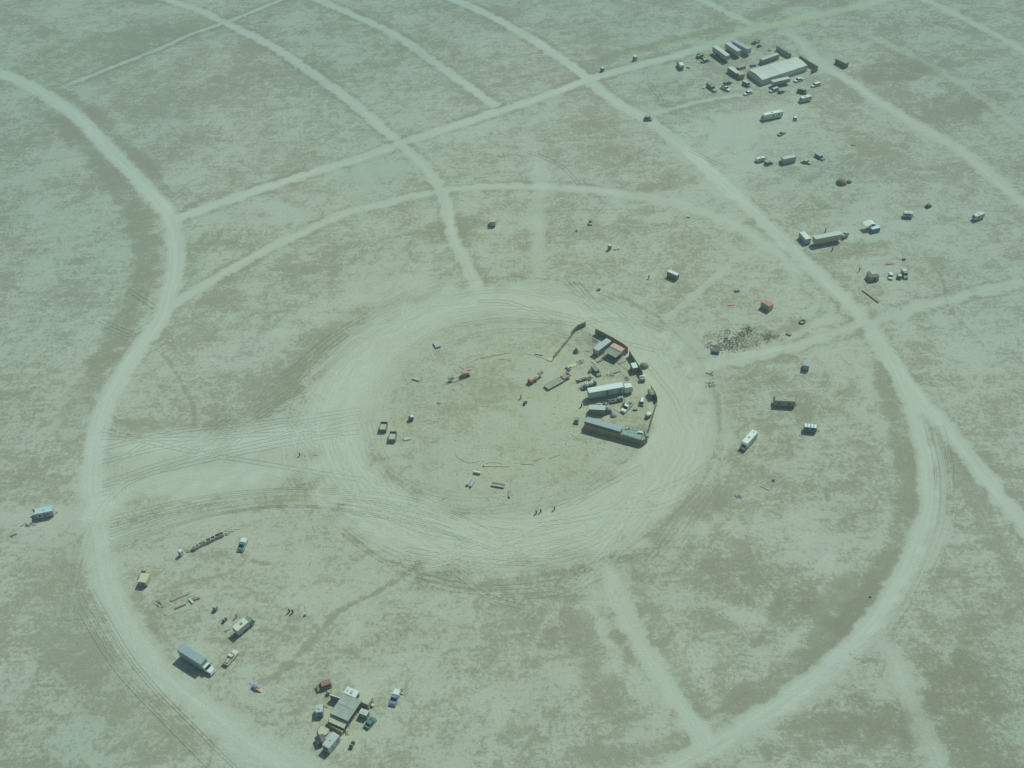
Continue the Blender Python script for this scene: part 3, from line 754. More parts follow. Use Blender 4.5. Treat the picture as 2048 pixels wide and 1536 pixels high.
def container(name, label, loc, ang, L, W=2.44, H_=2.6, col='c_grey', roof='lightgrey', cat='shipping container', opendoor=False):
    t = thing(name, label, cat, loc, ang); h = L / 2
    mb = MB(); n = max(6, int(L / .45))
    mb.box(-h + .06, h - .06, -W / 2 + .06, W / 2 - .06, .12, H_ - .04)
    for i in range(n):
        x = -h + .15 + (L - .3) * i / n
        for sgn in (-1, 1): mb.box(x, x + .16, sgn * (W / 2 - .04) - .03, sgn * (W / 2 - .04) + .03, .2, H_ - .12)
    obj('walls', mb, col, t)
    r = MB().box(-h, h, -W / 2, W / 2, H_ - .04, H_ + .01)
    for i in range(n): x = -h + .2 + (L - .4) * i / n; r.box(x, x + .16, -W / 2 + .15, W / 2 - .15, H_ + .01, H_ + .035)
    obj('roof', r, roof, t)
    for x in (-h + .07, h - .07):
        for y in (-W / 2 + .07, W / 2 - .07): obj('corner_post', MB().box(x - .08, x + .08, y - .08, y + .08, 0, H_ - .05), col, t)
    for sgn in (-1, 1):
        d = obj('door', MB().box(h - .04, h + .02, min(0, sgn * (W / 2 - .12)) + .01, max(0, sgn * (W / 2 - .12)) - .01, .15, H_ - .12), col, t)
        obj('lock_bar', MB().cyl((h + .05, sgn * .35, .2), (h + .05, sgn * .35, H_ - .2), .03, 6), 'metal', d)
    return t
def box_trailer(name, label, loc, ang, L, W=2.5, H_=3.9, col='offwhite', roof='white', gear=True, stripe=None, doors=()):
    t = thing(name, label, 'semi trailer', loc, ang); h = L / 2
    mb = MB().box(-h, h, -W / 2, W / 2, 1.15, H_)
    for i in range(int(L / 1.2)):
        x = -h + .6 + i * 1.2
        for sgn in (-1, 1): mb.box(x, x + .06, sgn * W / 2 - .02, sgn * W / 2 + .02, 1.2, H_ - .1)
    obj('cargo_box', mb, col, t)
    obj('roof', MB().box(-h - .02, h + .02, -W / 2 - .02, W / 2 + .02, H_, H_ + .05), roof, t, .02)
    obj('rear_door', MB().box(-h - .04, -h, -W / 2 + .1, W / 2 - .1, 1.2, H_ - .12), 'lightgrey', t)
    obj('chassis', MB().box(-h + .3, h - .2, -.45, .45, .85, 1.15), 'black', t)
    for x in doors: obj('side_door', MB().box(x - .6, x + .6, -W / 2 - .05, -W / 2, 1.3, H_ - .7), 'darkgrey', t)
    if gear:
        for sgn in (-1, 1): obj('landing_leg', MB().cyl((h - 2.4, sgn * .8, 0), (h - 2.4, sgn * .8, 1.15), .09).box(h - 2.6, h - 2.2, sgn * .8 - .2, sgn * .8 + .2, 0, .06), 'darkgrey', t)
    wheels(t, (-h + 1.3, -h + 2.55), W, .5, .5)
    return t
def poly_sheet(corners, zs):
    def fn(u, v):
        (x0, y0), (x1, y1), (x2, y2), (x3, y3) = corners; z0, z1, z2, z3 = zs
        a = (1 - u) * (1 - v); b = u * (1 - v); c = u * v; d = (1 - u) * v
        sag = -.10 * math.sin(math.pi * u) * math.sin(math.pi * v)
        return (a * x0 + b * x1 + c * x2 + d * x3, a * y0 + b * y1 + c * y2 + d * y3, a * z0 + b * z1 + c * z2 + d * z3 + sag)
    return fn
def heap(name, label, cat, z, cx, cy, rx, ry, n, cols, seed, hmax=.9, kind=None, long_=1.5):
    """a heap of odd pieces as one mesh per colour under one thing"""
    c0 = pt(z, cx, cy); t = thing(name, label, cat, c0)
    R_ = random.Random(seed)
    for ci, col in enumerate(cols):
        mb = MB()
        for i in range(n // len(cols)):
            a = R_.uniform(0, 6.28); d = math.sqrt(R_.random())
            x, y = rx * d * math.cos(a), ry * d * math.sin(a); top = hmax * (1 - d * .8) * R_.uniform(.3, 1)
            l = R_.uniform(.3, long_); w = R_.uniform(.1, .6)
            if R_.random() < .5: mb.cyl((x, y, top * .6), (x + l * math.cos(a * 3), y + l * math.sin(a * 3), top * R_.uniform(.4, 1.2)), w * .25, 6)
            else: mb.box(x - l / 2, x + l / 2, y - w / 2, y + w / 2, 0, top + .05, .05, .03, R_.uniform(0, 3), (x, y))
        o = obj(['pile', 'scrap', 'rubble', 'offcuts'][ci % 4], mb, col, t)
    if kind: t['kind'] = kind
    return t
def person(label, z, x, y, ang=0, shirt='browncloth', trousers='jean', pose=0, group=None):
    c0 = pt(z, x, y); o_ = thing('person', label, 'person', c0, ang, group)
    J = [(0, 0, .95), (0, 0, 1.2), (0, 0, 1.43), (0, 0, 1.52), (.02, 0, 1.66), (0, .1, .9), (.05 + pose, .12, .5), (-.05 + pose * .5, .13, .08), (.14, .14, .03), (0, -.1, .9), (-.05, -.12, .5), (-.1 - pose, -.13, .08), (.06 - pose, -.14, .03),
         (0, .19, 1.4), (.04, .27, 1.12), (.2, .26, .92), (.26, .25, .85), (0, -.19, 1.4), (-.02, -.27, 1.12), (.1, -.27, .88), (.13, -.27, .8)]
    E = [(0, 1), (1, 2), (2, 3), (3, 4), (0, 5), (5, 6), (6, 7), (7, 8), (0, 9), (9, 10), (10, 11), (11, 12), (2, 13), (13, 14), (14, 15), (15, 16), (2, 17), (17, 18), (18, 19), (19, 20)]
    Rr = [.15, .15, .16, .06, .11, .1, .07, .05, .045, .1, .07, .05, .045, .07, .05, .035, .03, .07, .05, .035, .03]
    me = bpy.data.meshes.new('body'); me.from_pydata(J, E, []); b = bpy.data.objects.new('body', me); C.objects.link(b); b.parent = o_
    sk = b.modifiers.new('skin', 'SKIN'); 
    for i, v in enumerate(me.skin_vertices[0].data): v.radius = (Rr[i], Rr[i]); v.use_root = (i == 0)
    ss = b.modifiers.new('sub', 'SUBSURF'); ss.levels = 1; ss.render_levels = 1
    me.materials.append(M['skin'])
    obj('shirt', MB().prof([(-.19, 1.0), (-.2, 1.42), (.2, 1.42), (.19, 1.0)], -.24, .24, [.02, 0, 0, .02]), shirt, o_, .06)
    obj('trousers', MB().box(-.13, .15, .01, .22, .12, .98).box(-.2, .1, -.22, -.01, .12, .98), trousers, o_, .05)
    obj('hat', MB().cyl((.02, 0, 1.74), (.02, 0, 1.77), .2, 10).cyl((.02, 0, 1.76), (.02, 0, 1.86), .11, 10), 'tan', o_)
    return o_
def fence_run(name, label, z, pts, h=2.4, col='tan', h0=0, cat='fence', postcol='darkwood', wavy=.03):
    """panels between posts; pts are the foot of the fence seen on the ground"""
    P = [pt(z, *p) for p in pts]
    t = thing(name, label, cat, P[0]); ox, oy = P[0]
    R_ = random.Random(int(P[0][0] * 10))
    for (a, b) in zip(P[:-1], P[1:]):
        L = math.hypot(b[0] - a[0], b[1] - a[1]); n = max(1, round(L / 2.4))
        for i in range(n):
            p = (a[0] + (b[0] - a[0]) * i / n - ox, a[1] + (b[1] - a[1]) * i / n - oy); q = (a[0] + (b[0] - a[0]) * (i + 1) / n - ox, a[1] + (b[1] - a[1]) * (i + 1) / n - oy)
            d = Vector((q[0] - p[0], q[1] - p[1])).normalized(); nn = Vector((-d.y, d.x)); o1, o2 = R_.uniform(-wavy, wavy), R_.uniform(-wavy, wavy)
            hh = h + R_.uniform(-.06, .06); mb = MB(); b_ = 0
            k = .03
            mb.v = [(p[0] + d.x * .05 + nn.x * (o1 + s * k), p[1] + d.y * .05 + nn.y * (o1 + s * k), zz) for s in (-1, 1) for zz in (.03, hh)] + \
                   [(q[0] - d.x * .05 + nn.x * (o2 + s * k), q[1] - d.y * .05 + nn.y * (o2 + s * k), zz) for s in (-1, 1) for zz in (.03, hh)]
            mb.f = [(0, 1, 5, 4), (2, 6, 7, 3), (0, 4, 6, 2), (1, 3, 7, 5), (0, 2, 3, 1), (4, 5, 7, 6)]
            obj('panel', mb, col, t)
            obj('post', MB().box(p[0] - .05, p[0] + .05, p[1] - .05, p[1] + .05, 0, hh + .12), postcol, t)
    q = (P[-1][0] - ox, P[-1][1] - oy); obj('post', MB().box(q[0] - .05, q[0] + .05, q[1] - .05, q[1] + .05, 0, h + .12), postcol, t)
    return t
def rod(name, label, cat, z, pts, r=.05, col='darkwood', h=.06, group=None):
    P = [pt(z, *p) for p in pts]; ox, oy = P[0]
    mb = MB().tube([(x - ox, y - oy, h) for x, y in P], r, 6)
    o = obj(name, mb, col); o.location = (ox, oy, .008); return tag(o, label, cat, group)
def slab(name, label, cat, z, p, q, W, h, col, hz=0, group=None, boards=0, edge=None):
    (c0, a, L) = axis(z, p, q, hz); mb = MB()
    if boards:
        for i in range(boards):
            y = -W / 2 + W * i / boards; o_ = .12 * math.sin(i * 2.3)
            mb.box(-L / 2 + o_, L / 2 + o_, y, y + W / boards * .8, .02, h - .02 * (i % 2))
        mb.box(-L / 2 + .3, -L / 2 + .42, -W / 2, W / 2, 0, h * .5).box(L / 2 - .42, L / 2 - .3, -W / 2, W / 2, 0, h * .5)
        o = obj(name, mb, col)
    else:
        mb.box(-L / 2, L / 2, -W / 2, W / 2, 0, h, .02, .02)
        o = obj(name, mb, col, None, .03)
    o.location = (c0[0], c0[1], .008); o.rotation_euler = (0, 0, a)
    return tag(o, label, cat, group)
def open_box(name, label, cat, loc, ang, L, W, H_, col, inner=None, floor=.15, group=None, ribs=0):
    t = thing(name, label, cat, loc, ang, group); h = L / 2; k = .07
    obj('walls', MB().box(-h, h, -W / 2, -W / 2 + k, 0, H_).box(-h, h, W / 2 - k, W / 2, 0, H_).box(-h, -h + k, -W / 2 + k, W / 2 - k, 0, H_).box(h - k, h, -W / 2 + k, W / 2 - k, 0, H_), col, t)
    obj('floor', MB().box(-h + k, h - k, -W / 2 + k, W / 2 - k, .02, floor), inner or col, t)
    obj('rim', MB().box(-h - .05, h + .05, -W / 2 - .05, -W / 2 + k, H_, H_ + .08).box(-h - .05, h + .05, W / 2 - k, W / 2 + .05, H_, H_ + .08).box(-h - .05, -h + k, -W / 2 + k, W / 2 - k, H_, H_ + .08).box(h - k, h + .05, -W / 2 + k, W / 2 - k, H_, H_ + .08), col, t)
    return t
def dome_tent(name, label, loc, ang, rx, ry, h, col, cat='tent', poles='darkgrey'):
    t = thing(name, label, cat, loc, ang)
    obj('canopy', MB().dome(0, 0, 0, rx, ry, h, 16, 6, .01), col, t, smooth=True)
    for a in (.8, 2.35):
        pts = [(rx * 1.01 * math.cos(u) * math.cos(a), ry * 1.01 * math.cos(u) * math.sin(a), h * 1.02 * math.sin(u)) for u in [math.pi * i / 12 for i in range(13)]]
        obj('tent_pole', MB().tube(pts, .035, 6), poles, t)
    obj('door', MB().prof([(rx * .93, .05), (rx * .72, h * .62), (rx * .76, h * .62), (rx * 1.0, .05)], -ry * .2, ry * .2, [0, .08, .08, 0]), 'darkgrey', t)
    return t
def booth(name, label, loc, ang, col='white', W=1.15, H_=2.3, roof='white', door='darkgrey', cat='portable toilet'):
    t = thing(name, label, cat, loc, ang)
    obj('walls', MB().box(-W / 2, W / 2, -W / 2, W / 2, .05, H_ - .2, .03, .03), col, t, .03)
    obj('roof', MB().box(-W / 2 - .04, W / 2 + .04, -W / 2 - .04, W / 2 + .04, H_ - .2, H_, .18, .18), roof, t, .03)
    obj('door', MB().box(-W / 2 - .03, -W / 2, -.35, .35, .15, H_ - .35), door, t)
    return t
def tank_trailer(name, label, loc, ang, L, tanks, W=2.0, cat='tank trailer'):
    t = thing(name, label, cat, loc, ang); h = L / 2
    obj('deck', MB().box(-h, h, -W / 2, W / 2, .7, .85), 'darkgrey', t)
    obj('tongue', MB().tube([(-h, -.5, .7), (-h - 1.2, 0, .6), (-h, .5, .7)], .07), 'black', t)
    for x, r, l, col in tanks:
        k = obj('tank', MB().cyl((x - l / 2, 0, .85 + r), (x + l / 2, 0, .85 + r), r, 16), col, t, .1, True)
        obj('lid', MB().cyl((x, 0, .83 + 2 * r), (x, 0, .93 + 2 * r), .22, 10), 'darkgrey', k)
    wheels(t, (0, .9), W, .38)
    return t
def buggy(name, label, cat, loc, ang, L=2.4, W=1.3, col='black', roof=None, H_=1.7):
    t = thing(name, label, cat, loc, ang); h = L / 2
    obj('body', MB().prof([(-h, .35), (-h, .75), (-.1, .7), (0, .5), (.4, .5), (.5, .8), (h, .65), (h, .35)], -W / 2 + .1, W / 2 - .1), col, t, .04)
    obj('seat', MB().box(-.45, -.05, -.45, .45, .7, .85).box(-.5, -.38, -.45, .45, .85, 1.2), 'darkgrey', t)
    obj('steering_wheel', MB().cyl((.32, .2, .95), (.3, .2, .99), .17, 10), 'black', t)
    if roof:
        obj('roof', MB().box(-.7, .6, -W / 2 + .05, W / 2 - .05, H_, H_ + .07), roof, t, .03)
        for x in (-.65, .55):
            for y in (-.5, .5): obj('roof_post', MB().cyl((x, y, .6), (x, y, H_), .025, 6), 'darkgrey', t)
    wheels(t, (-h + .35, h - .35), W, .27, .2)
    return t
def boom_lift(name, label, base, bang, boompts, col='orange', arm='paleply'):
    """tracked base with a turret, a boom and a work basket"""
    t = thing(name, label, 'boom lift', base, bang)
    obj('chassis', MB().box(-1.3, 1.3, -.75, .75, .35, .85), 'darkgrey', t, .05)
    wheels(t, (-.95, .95), 2.3, .45, .35)
    obj('turret', MB().prof([(-1.5, .9), (-1.6, 1.9), (-.9, 2.05), (.8, 1.7), (1.1, .9)], -.95, .95, [0, .1, .15, .1, 0]), col, t, .08)
    iv = Matrix.Rotation(-bang, 3, 'Z')
    B = [iv @ Vector((x - base[0], y - base[1], z_)) for x, y, z_ in boompts]
    obj('boom', MB().cyl((0, 0, 1.7), B[0], .19, 8).cyl(B[0], B[1], .13, 8), arm, t)
    c = B[1]
    bk = MB()
    for z_ in (.02, .55, 1.05):
        for q in (-.5, .5): bk.box(c.x - .95, c.x + .95, c.y + q - .03, c.y + q + .03, c.z + z_, c.z + z_ + .06).box(c.x + q * 1.8 - .03, c.x + q * 1.8 + .03, c.y - .5, c.y + .5, c.z + z_ + .003, c.z + z_ + .057)
    bk.box(c.x - .9, c.x + .9, c.y - .5, c.y + .5, c.z - .05, c.z + .02)
    for qx in (-.9, .9):
        for qy in (-.5, .5): bk.box(c.x + qx - .04, c.x + qx + .04, c.y + qy - .04, c.y + qy + .04, c.z - .02, c.z + 1.1)
    obj('basket', bk, 'darkgrey', t)
    return t
# ================================================================== the walled yard on the right of the ring
c, a, L = axis('S', (335, 1040), (1465, 845), 3.9)
t = box_trailer('semi_truck', 'long white semi truck with two open side doors in the middle of the walled yard', c, a, L, 2.5, 3.9, 'offwhite', 'white', gear=False)
t['category'] = 'semi truck'
# replace the trailer length by trailer + tractor: rebuild parts at true extent
for ch in list(t.children):
    for g_ in list(ch.children): bpy.data.objects.remove(g_)
    bpy.data.objects.remove(ch)
h = L / 2; xt = h - 3.4
mb = MB().box(-h, xt, -1.25, 1.25, 1.15, 3.9)
for i in range(int((xt + h) / 1.1)):
    x = -h + .5 + i * 1.1
    mb.box(x, x + .06, -1.27, -1.24, 1.2, 3.8).box(x, x + .06, 1.24, 1.27, 1.2, 3.8)
obj('trailer_box', mb, 'lightgrey', t)
obj('roof', MB().box(-h - .02, xt + .02, -1.27, 1.27, 3.9, 3.96), 'white', t, .02)
obj('chassis', MB().box(-h + .2, h - .3, -.45, .45, .75, 1.15), 'black', t)
for x in (-1.4, 3.2): obj('side_door', MB().box(x - .45, x + .45, -1.3, -1.25, 1.3, 3.4), 'darkgrey', t)
obj('rear_door', MB().box(-h - .04, -h, -1.1, 1.1, 1.2, 3.75), 'lightgrey', t)
obj('cab', MB().prof([(xt + .5, .6), (xt + .5, 3.0), (xt + .7, 3.2), (h - .5, 3.15), (h - .1, 2.7), (h, 1.4), (h, .6)], -1.2, 1.2, [0, 0, .1, .15, .1, 0, 0]), 'white', t, .08)
obj('windshield', MB().prof([(h - .12, 2.6), (h - .01, 1.6), (h + .05, 1.6), (h - .05, 2.6)], -1.0, 1.0), 'glass', t)
for s_ in (-1, 1): obj('exhaust_stack', MB().cyl((xt + .3, s_ * 1.0, 1), (xt + .3, s_ * 1.0, 3.5), .09, 8), 'silver', t)
wheels(t, (-h + 1.2, -h + 2.4, xt - .3, h - 1.0), 2.5, .5, .4)

c, a, L = axis('R', (785, 910), (1200, 600), 2.75)
container('shipping_container', 'long pale grey container at the top of the walled yard, beside the pink roofed one', c, a, L, 2.44, 2.75, 'c_grey', 'lightgrey')
c, a, L = axis('A', (838, 352), (952, 412), 2.7)
container('shipping_container', 'container with a faded pink roof against the yard fence', c, a, L, 2.3, 2.7, 'c_pink', 'pink')
# dark awning hung off the pink container
P4 = [pt('A', *p, 2.3) for p in ((755, 425), (820, 378), (942, 440), (880, 487))]
ctr = (sum(p[0] for p in P4) / 4, sum(p[1] for p in P4) / 4)
t = thing('awning', 'dark green cloth awning on poles in front of the pink roofed container', 'awning', ctr)
Q4 = [(p[0] - ctr[0], p[1] - ctr[1]) for p in P4]
obj('canopy', MB().sheet(poly_sheet(Q4, (2.3, 2.5, 2.5, 2.25))), 'tarpgrey', t)
for (x, y) in Q4: obj('pole', MB().cyl((x, y, 0), (x, y, 2.3), .05, 6), 'darkgrey', t)
obj('counter', MB().box(-1.6, 1.2, -.3, .4, 0, 1.0, rz=-.5), 'darkwood', t)

fence_run('fence', 'brown cloth fence running down the upper left side of the walled yard', 'A', [(570, 165), (490, 200), (440, 250), (418, 285)], 2.2, 'browncloth')
fence_run('fence', 'patchy wooden fence below the cloth fence on the left of the yard', 'A', [(395, 310), (355, 365), (300, 430), (240, 512)], 1.7, 'tan', wavy=.25)
fence_run('fence', 'high brown fence behind the containers on the far side of the walled yard', 'A', [(668, 245), (760, 290), (860, 345), (960, 405), (1000, 440)], 2.6, 'browncloth')
fence_run('fence', 'high brown fence sloping down to the grey dome tent on the right of the yard', 'A', [(1015, 470), (1060, 540), (1110, 620), (1150, 690)], 2.6, 'browncloth')
fence_run('fence', 'short brown fence by the narrow pale roofed trailer at the right edge of the yard', 'A', [(1240, 830), (1275, 885), (1300, 945)], 2.4, 'browncloth')
fence_run('fence', 'thin dark fence seen edge on along the lower right edge of the yard', 'A', [(1303, 955), (1270, 1060), (1240, 1170), (1212, 1260)], 1.7, 'darkwood')
fence_run('fence', 'long brown wall of panels shading the ground along the front of the walled yard', 'T', [(262, 800), (600, 895), (1000, 1000), (1300, 1080), (1590, 1150), (1700, 1080)], 2.5, 'browncloth', wavy=.02)

c, a, L = axis('T', (305, 545), (1108, 775), 2.9)
container('shipping_container', 'long blue grey container behind the front wall of the yard', c, a, L, 2.5, 2.9, 'c_grey', 'bluegrey')
c, a, L = axis('T', (380, 272), (745, 292), 2.5)
container('shipping_container', 'short container with a pale roof and green side behind the long blue grey container', c, a, L, 2.3, 2.5, 'c_green', 'lightgrey')
# teal deck
P4 = [pt('T', *p, 1.9) for p in ((1095, 880), (1200, 735), (1640, 820), (1560, 1030))]
ctr = (sum(p[0] for p in P4) / 4, sum(p[1] for p in P4) / 4)
t = thing('deck', 'raised deck of teal panels with a railing at the right end of the front wall', 'deck', ctr)
Q4 = [(p[0] - ctr[0], p[1] - ctr[1]) for p in P4]
def dk(u, v):
    x = (1 - v) * ((1 - u) * Q4[0][0] + u * Q4[3][0]) + v * ((1 - u) * Q4[1][0] + u * Q4[2][0])
    y = (1 - v) * ((1 - u) * Q4[0][1] + u * Q4[3][1]) + v * ((1 - u) * Q4[1][1] + u * Q4[2][1])
    return x, y
for i in range(3):
    for j in range(2):
        g0 = .04
        mb = MB().sheet(lambda u, v, i=i, j=j: (*dk((i + g0 + u * (1 - 2 * g0)) / 3, (j + g0 + v * (1 - 2 * g0)) / 2), 1.9 + .02 * ((i + j) % 2)), 1, 1, .08)
        obj('floor_panel', mb, 'deckteal', t)
for u in (0, .5, 1):
    for v in (0, 1): x, y = dk(u, v); obj('leg', MB().box(x - .06, x + .06, y - .06, y + .06, 0, 1.84), 'darkwood', t)
mb = MB()
for e0, e1 in (((0, 1), (1, 1)), ((1, 1), (1, 0))):
    a0 = dk(*e0); a1 = dk(*e1)
    for z_ in (2.4, 2.85): mb.cyl((*a0, z_), (*a1, z_), .05, 6)
    for k in range(6): x = a0[0] + (a1[0] - a0[0]) * k / 5; y = a0[1] + (a1[1] - a0[1]) * k / 5; mb.cyl((x, y, 1.9), (x, y, 2.9), .04, 6)
obj('railing', mb, 'darkgrey', t)
x, y = dk(.86, .72)
o = obj('crate', MB().box(-.7, .7, -.35, .35, 0, .5).box(-.9, -.3, -.5, .1, .5, .62), 'white'); o.location = (ctr[0] + x, ctr[1] + y, 1.93); o.rotation_euler = (0, 0, -.4)
tag(o, 'white crate lying on the right end of the teal deck', 'crate')
x, y = dk(.12, .85)
o = obj('crate', MB().box(-.5, .5, -.3, .3, 0, .35).box(.6, 1.0, -.2, .3, 0, .5).cyl((-.8, -.3, .1), (.9, -.5, .15), .08), 'lightgrey'); o.location = (ctr[0] + x, ctr[1] + y, 1.93)
tag(o, 'grey boxes heaped on the back left corner of the teal deck', 'crate')
o = obj('tarp', MB().sheet(lambda u, v: (u * 1.3 - .6, v * 3.2 - 1.6, .25 + .2 * math.sin(u * 5) * math.cos(v * 4)), 8, 10), 'deckteal')
q = pt('T', 1690, 890); o.location = (q[0], q[1], .2); tag(o, 'green tarp draped at the right corner of the teal deck', 'tarp')

q = pt('T', 795, 395)
t = thing('water_tank', 'tall black water tank at the end of the short green sided container', 'water tank', q)
obj('shell', MB().cyl((0, 0, 0), (0, 0, 1.9), .75, 18).cyl((0, 0, 1.9), (0, 0, 2.15), .75, 18, .3), 'darkgrey', t, smooth=False)
obj('lid', MB().cyl((0, 0, 2.15), (0, 0, 2.25), .25, 12), 'black', t)
q = pt('T', 868, 400)
t = thing('water_tank', 'low dark tank right of the tall black water tank', 'water tank', q)
obj('shell', MB().cyl((0, 0, 0), (0, 0, 1.15), .5, 16).cyl((0, 0, 1.15), (0, 0, 1.3), .5, 16, .2), 'darkgrey', t)
obj('lid', MB().cyl((0, 0, 1.3), (0, 0, 1.37), .17, 12), 'black', t)
dome_tent('dome_tent', 'small slate blue dome tent between the black tank and the white pickup', pt('T', 935, 475), .3, 1.15, 1.0, 1.1, 'bluegrey')
q, a, L = axis('T', (85, 640), (110, 520), .6)
buggy('cart', 'dark four wheeled cart standing left of the blue grey container', 'utility cart', q, a, 2.6, 1.5, 'darkgrey', 'tarpgrey', 1.35)
q, a, L = axis('T', (1335, 165), (1140, 370), .9)
pickup('pickup_truck', 'white pickup truck with an open bed parked beside the tyre tracks in the walled yard', q, a, L, 1.95, 'white', None, 'darkgrey')
slab('bench', 'low black bench on the dirt right of the white pickup in the yard', 'bench', 'T', (1370, 352), (1480, 348), .55, .45, 'black')
q, a, L = axis('T', (1590, 75), (1570, 215), 1.0)
car('van', 'small white van parked alone below the short brown fence in the yard', 'van', q, a, 3.0, 1.5, 1.6, 'white', 'van')
q, a, L = axis('T', (1690, 480), (1760, 420), 1.0)
t = thing('cart', 'small dark trailer with a pale lid against the thin dark fence', 'trailer', q, a)
obj('box', MB().box(-1, .9, -.7, .7, .4, 1.35), 'darkgrey', t, .03); obj('lid', MB().box(-.3, .95, -.75, .75, 1.35, 1.45), 'white', t, .02)
wheels(t, (0,), 1.5, .3, .2)
q, a, L = axis('S', (1920, 985), (2005, 1145), 2.2)
camper('travel_trailer', 'narrow trailer with a pale roof and brown back beside the short brown fence', q, a, L, 1.7, 2.2, 'browncloth', 'grey', rounded=.15)
for ch in bpy.data.objects[C.objects[-1].name].children if False else []: pass
q, a, L = axis('S', (1490, 325), (1550, 455), 2.5)
container('storage_box', 'small green grey storage box with a white roof inside the fence near the dome tent', q, a, max(L, 2.6), 1.9, 2.5, 'c_green', 'white', 'storage container')
dome_tent('dome_tent', 'grey dome tent standing outside the high brown fence of the yard', pt('S', 1765, 430), .2, 1.75, 1.45, 1.7, 'tarpgrey')
q = pt('S', 1725, 790)
t = thing('lean_to', 'grey ribbed lean-to with curved pale top at the lower end of the brown fence', 'lean-to', q)
mb = MB()
for i in range(7): mb.box(-.95 + i * .27, -.76 + i * .27, -.7, .55, .1, 1.5 - .04 * (i % 2))
obj('panels', mb, 'grey', t); obj('curved_top', MB().prof([(-1.1, 1.5), (-.8, 1.75), (0, 1.85), (.8, 1.75), (1.1, 1.5), (.8, 1.6), (0, 1.7), (-.8, 1.6)], .35, 1.0), 'cream', t)
for x in (-.9, .9): obj('post', MB().box(x - .05, x + .05, .55, .65, 0, 1.5), 'darkwood', t)
q, a, L = axis('S', (165, 930), (545, 835), 1.2)
tank_trailer('tank_trailer', 'trailer with two white tanks and a dark drum parked against the white semi truck', q, a, L, [(-.9, .72, 1.35, 'white'), (.75, .72, 1.35, 'white'), (2.2, .68, 1.1, 'darkgrey')], 1.9)
q, a, L = axis('T', (860, 130), (1170, 60), 1.0)
tank_trailer('tank_trailer', 'small flat trailer with two short white tanks between the semi truck and pickup', q, a, L, [(.6, .5, .85, 'white'), (1.6, .5, .8, 'white'), (-1.4, .25, 1.6, 'darkgrey')], 1.4)
q, a, L = axis('S', (470, 440), (610, 610), .9)
car('car', 'long dark green station wagon between the yard fence and the white semi truck', 'car', q, a, 5.0, 1.9, 1.4, 'green', 'suv', 'darkgrey')
buggy('cart', 'small tan cart with black wheels touching the dark green station wagon', 'utility cart', pt('S', 400, 560), .4, 1.5, 1.0, 'cream', None)
q, a, L = axis('S', (55, 770), (320, 690), .6)
t = thing('flatbed_trailer', 'short flatbed trailer with rusty beams and a long pole pointing down left', 'flatbed trailer', q, a)
obj('deck', MB().box(-L / 2, L / 2, -.8, .8, .55, .68), 'grey', t); obj('beam', MB().box(-.6, L / 2 + .1, -.7, -.35, .68, 1.0), 'rust', t); obj('beam', MB().box(-1.3, L / 2 - .5, .1, .4, .68, .9), 'tan', t)
obj('tool_box', MB().box(-L / 2 + .1, -L / 2 + .8, -.75, -.2, .68, 1.15), 'bluegrey', t); obj('pole', MB().cyl((-L / 2, -.4, .6), (-L / 2 - 2.9, -.45, .35), .06), 'rust', t); wheels(t, (-.3, .5), 1.7, .33)
q, a, L = axis('S', (350, 745), (440, 660), .6)
buggy('cart', 'white utility cart with a raised bar left of the dark green station wagon', 'utility cart', q, a, 1.9, 1.1, 'white', None)
heap('scrap_heap', 'tangle of pale panels and poles lying on the dirt above the semi truck', 'scrap heap', 'S', 900, 620, 1.7, 1.1, 26, ['lightgrey', 'offwhite', 'darkgrey'], 4, .7, long_=1.9)
slab('plank', 'short dark plank resting right of the tangle of pale panels', 'plank', 'S', (1010, 605), (1150, 550), .35, .22, 'black')
heap('scrap_heap', 'round heap of black hoses and grey tubes beside the semi truck cab', 'scrap heap', 'S', 1325, 735, 1.0, 1.2, 26, ['darkgrey', 'grey'], 9, .8, long_=.9)
o = slab('tarp_roll', 'rolled brown tarp lying in front of the pale grey container', 'tarp', 'S', (560, 325), (710, 255), .55, .4, 'darkwood')
o = slab('tarp_roll', 'rolled olive tarp lying right of the dark awning', 'tarp', 'S', (1110, 365), (1300, 280), .5, .3, 'olive')
for i, (x, y, s_) in enumerate(((440, 305, 'left'), (470, 328, 'middle'), (502, 356, 'right'))):
    o = obj('bucket', MB().cyl((0, 0, 0), (0, 0, .42), .2, 12, .24), 'white'); q = pt('S', x, y); o.location = (q[0], q[1], .01)
    tag(o, f'bright white bucket, the {s_} one of three in a row above the green station wagon', 'bucket', 'white buckets in a row')
q, a, L = axis('S', (50, 330), (235, 270), .4)
t = thing('frame_trailer', 'empty black frame trailer standing at the end of the plywood sheets', 'trailer', q, a)
mb = MB()
for y in (-.6, 0, .6): mb.box(-L / 2, L / 2, y - .06, y + .06, .4, .52)
for k in range(4): mb.box(-L / 2 + k * L / 3.2, -L / 2 + k * L / 3.2 + .1, -.6, .6, .36, .4)
obj('frame', mb, 'darkgrey', t); wheels(t, (0,), 1.5, .3, .2)
slab('plywood_sheets', 'flat stack of yellow plywood sheets left of the frame trailer', 'plywood', 'A', (385, 590), (475, 555), 1.6, .18, 'paleply')
q = pt('A', 205, 512); o = obj('sand_pile', MB().dome(0, 0, 0, 1.2, .9, .4, 14, 4, .15, 3), 'paleply'); o.location = (q[0], q[1], .0); tag(o, 'small pale sand pile at the lower end of the patchy wooden fence', 'sand pile')
slab('beam', 'grey beam lying left of the pale sand pile', 'beam', 'A', (52, 450), (135, 465), .5, .35, 'grey')
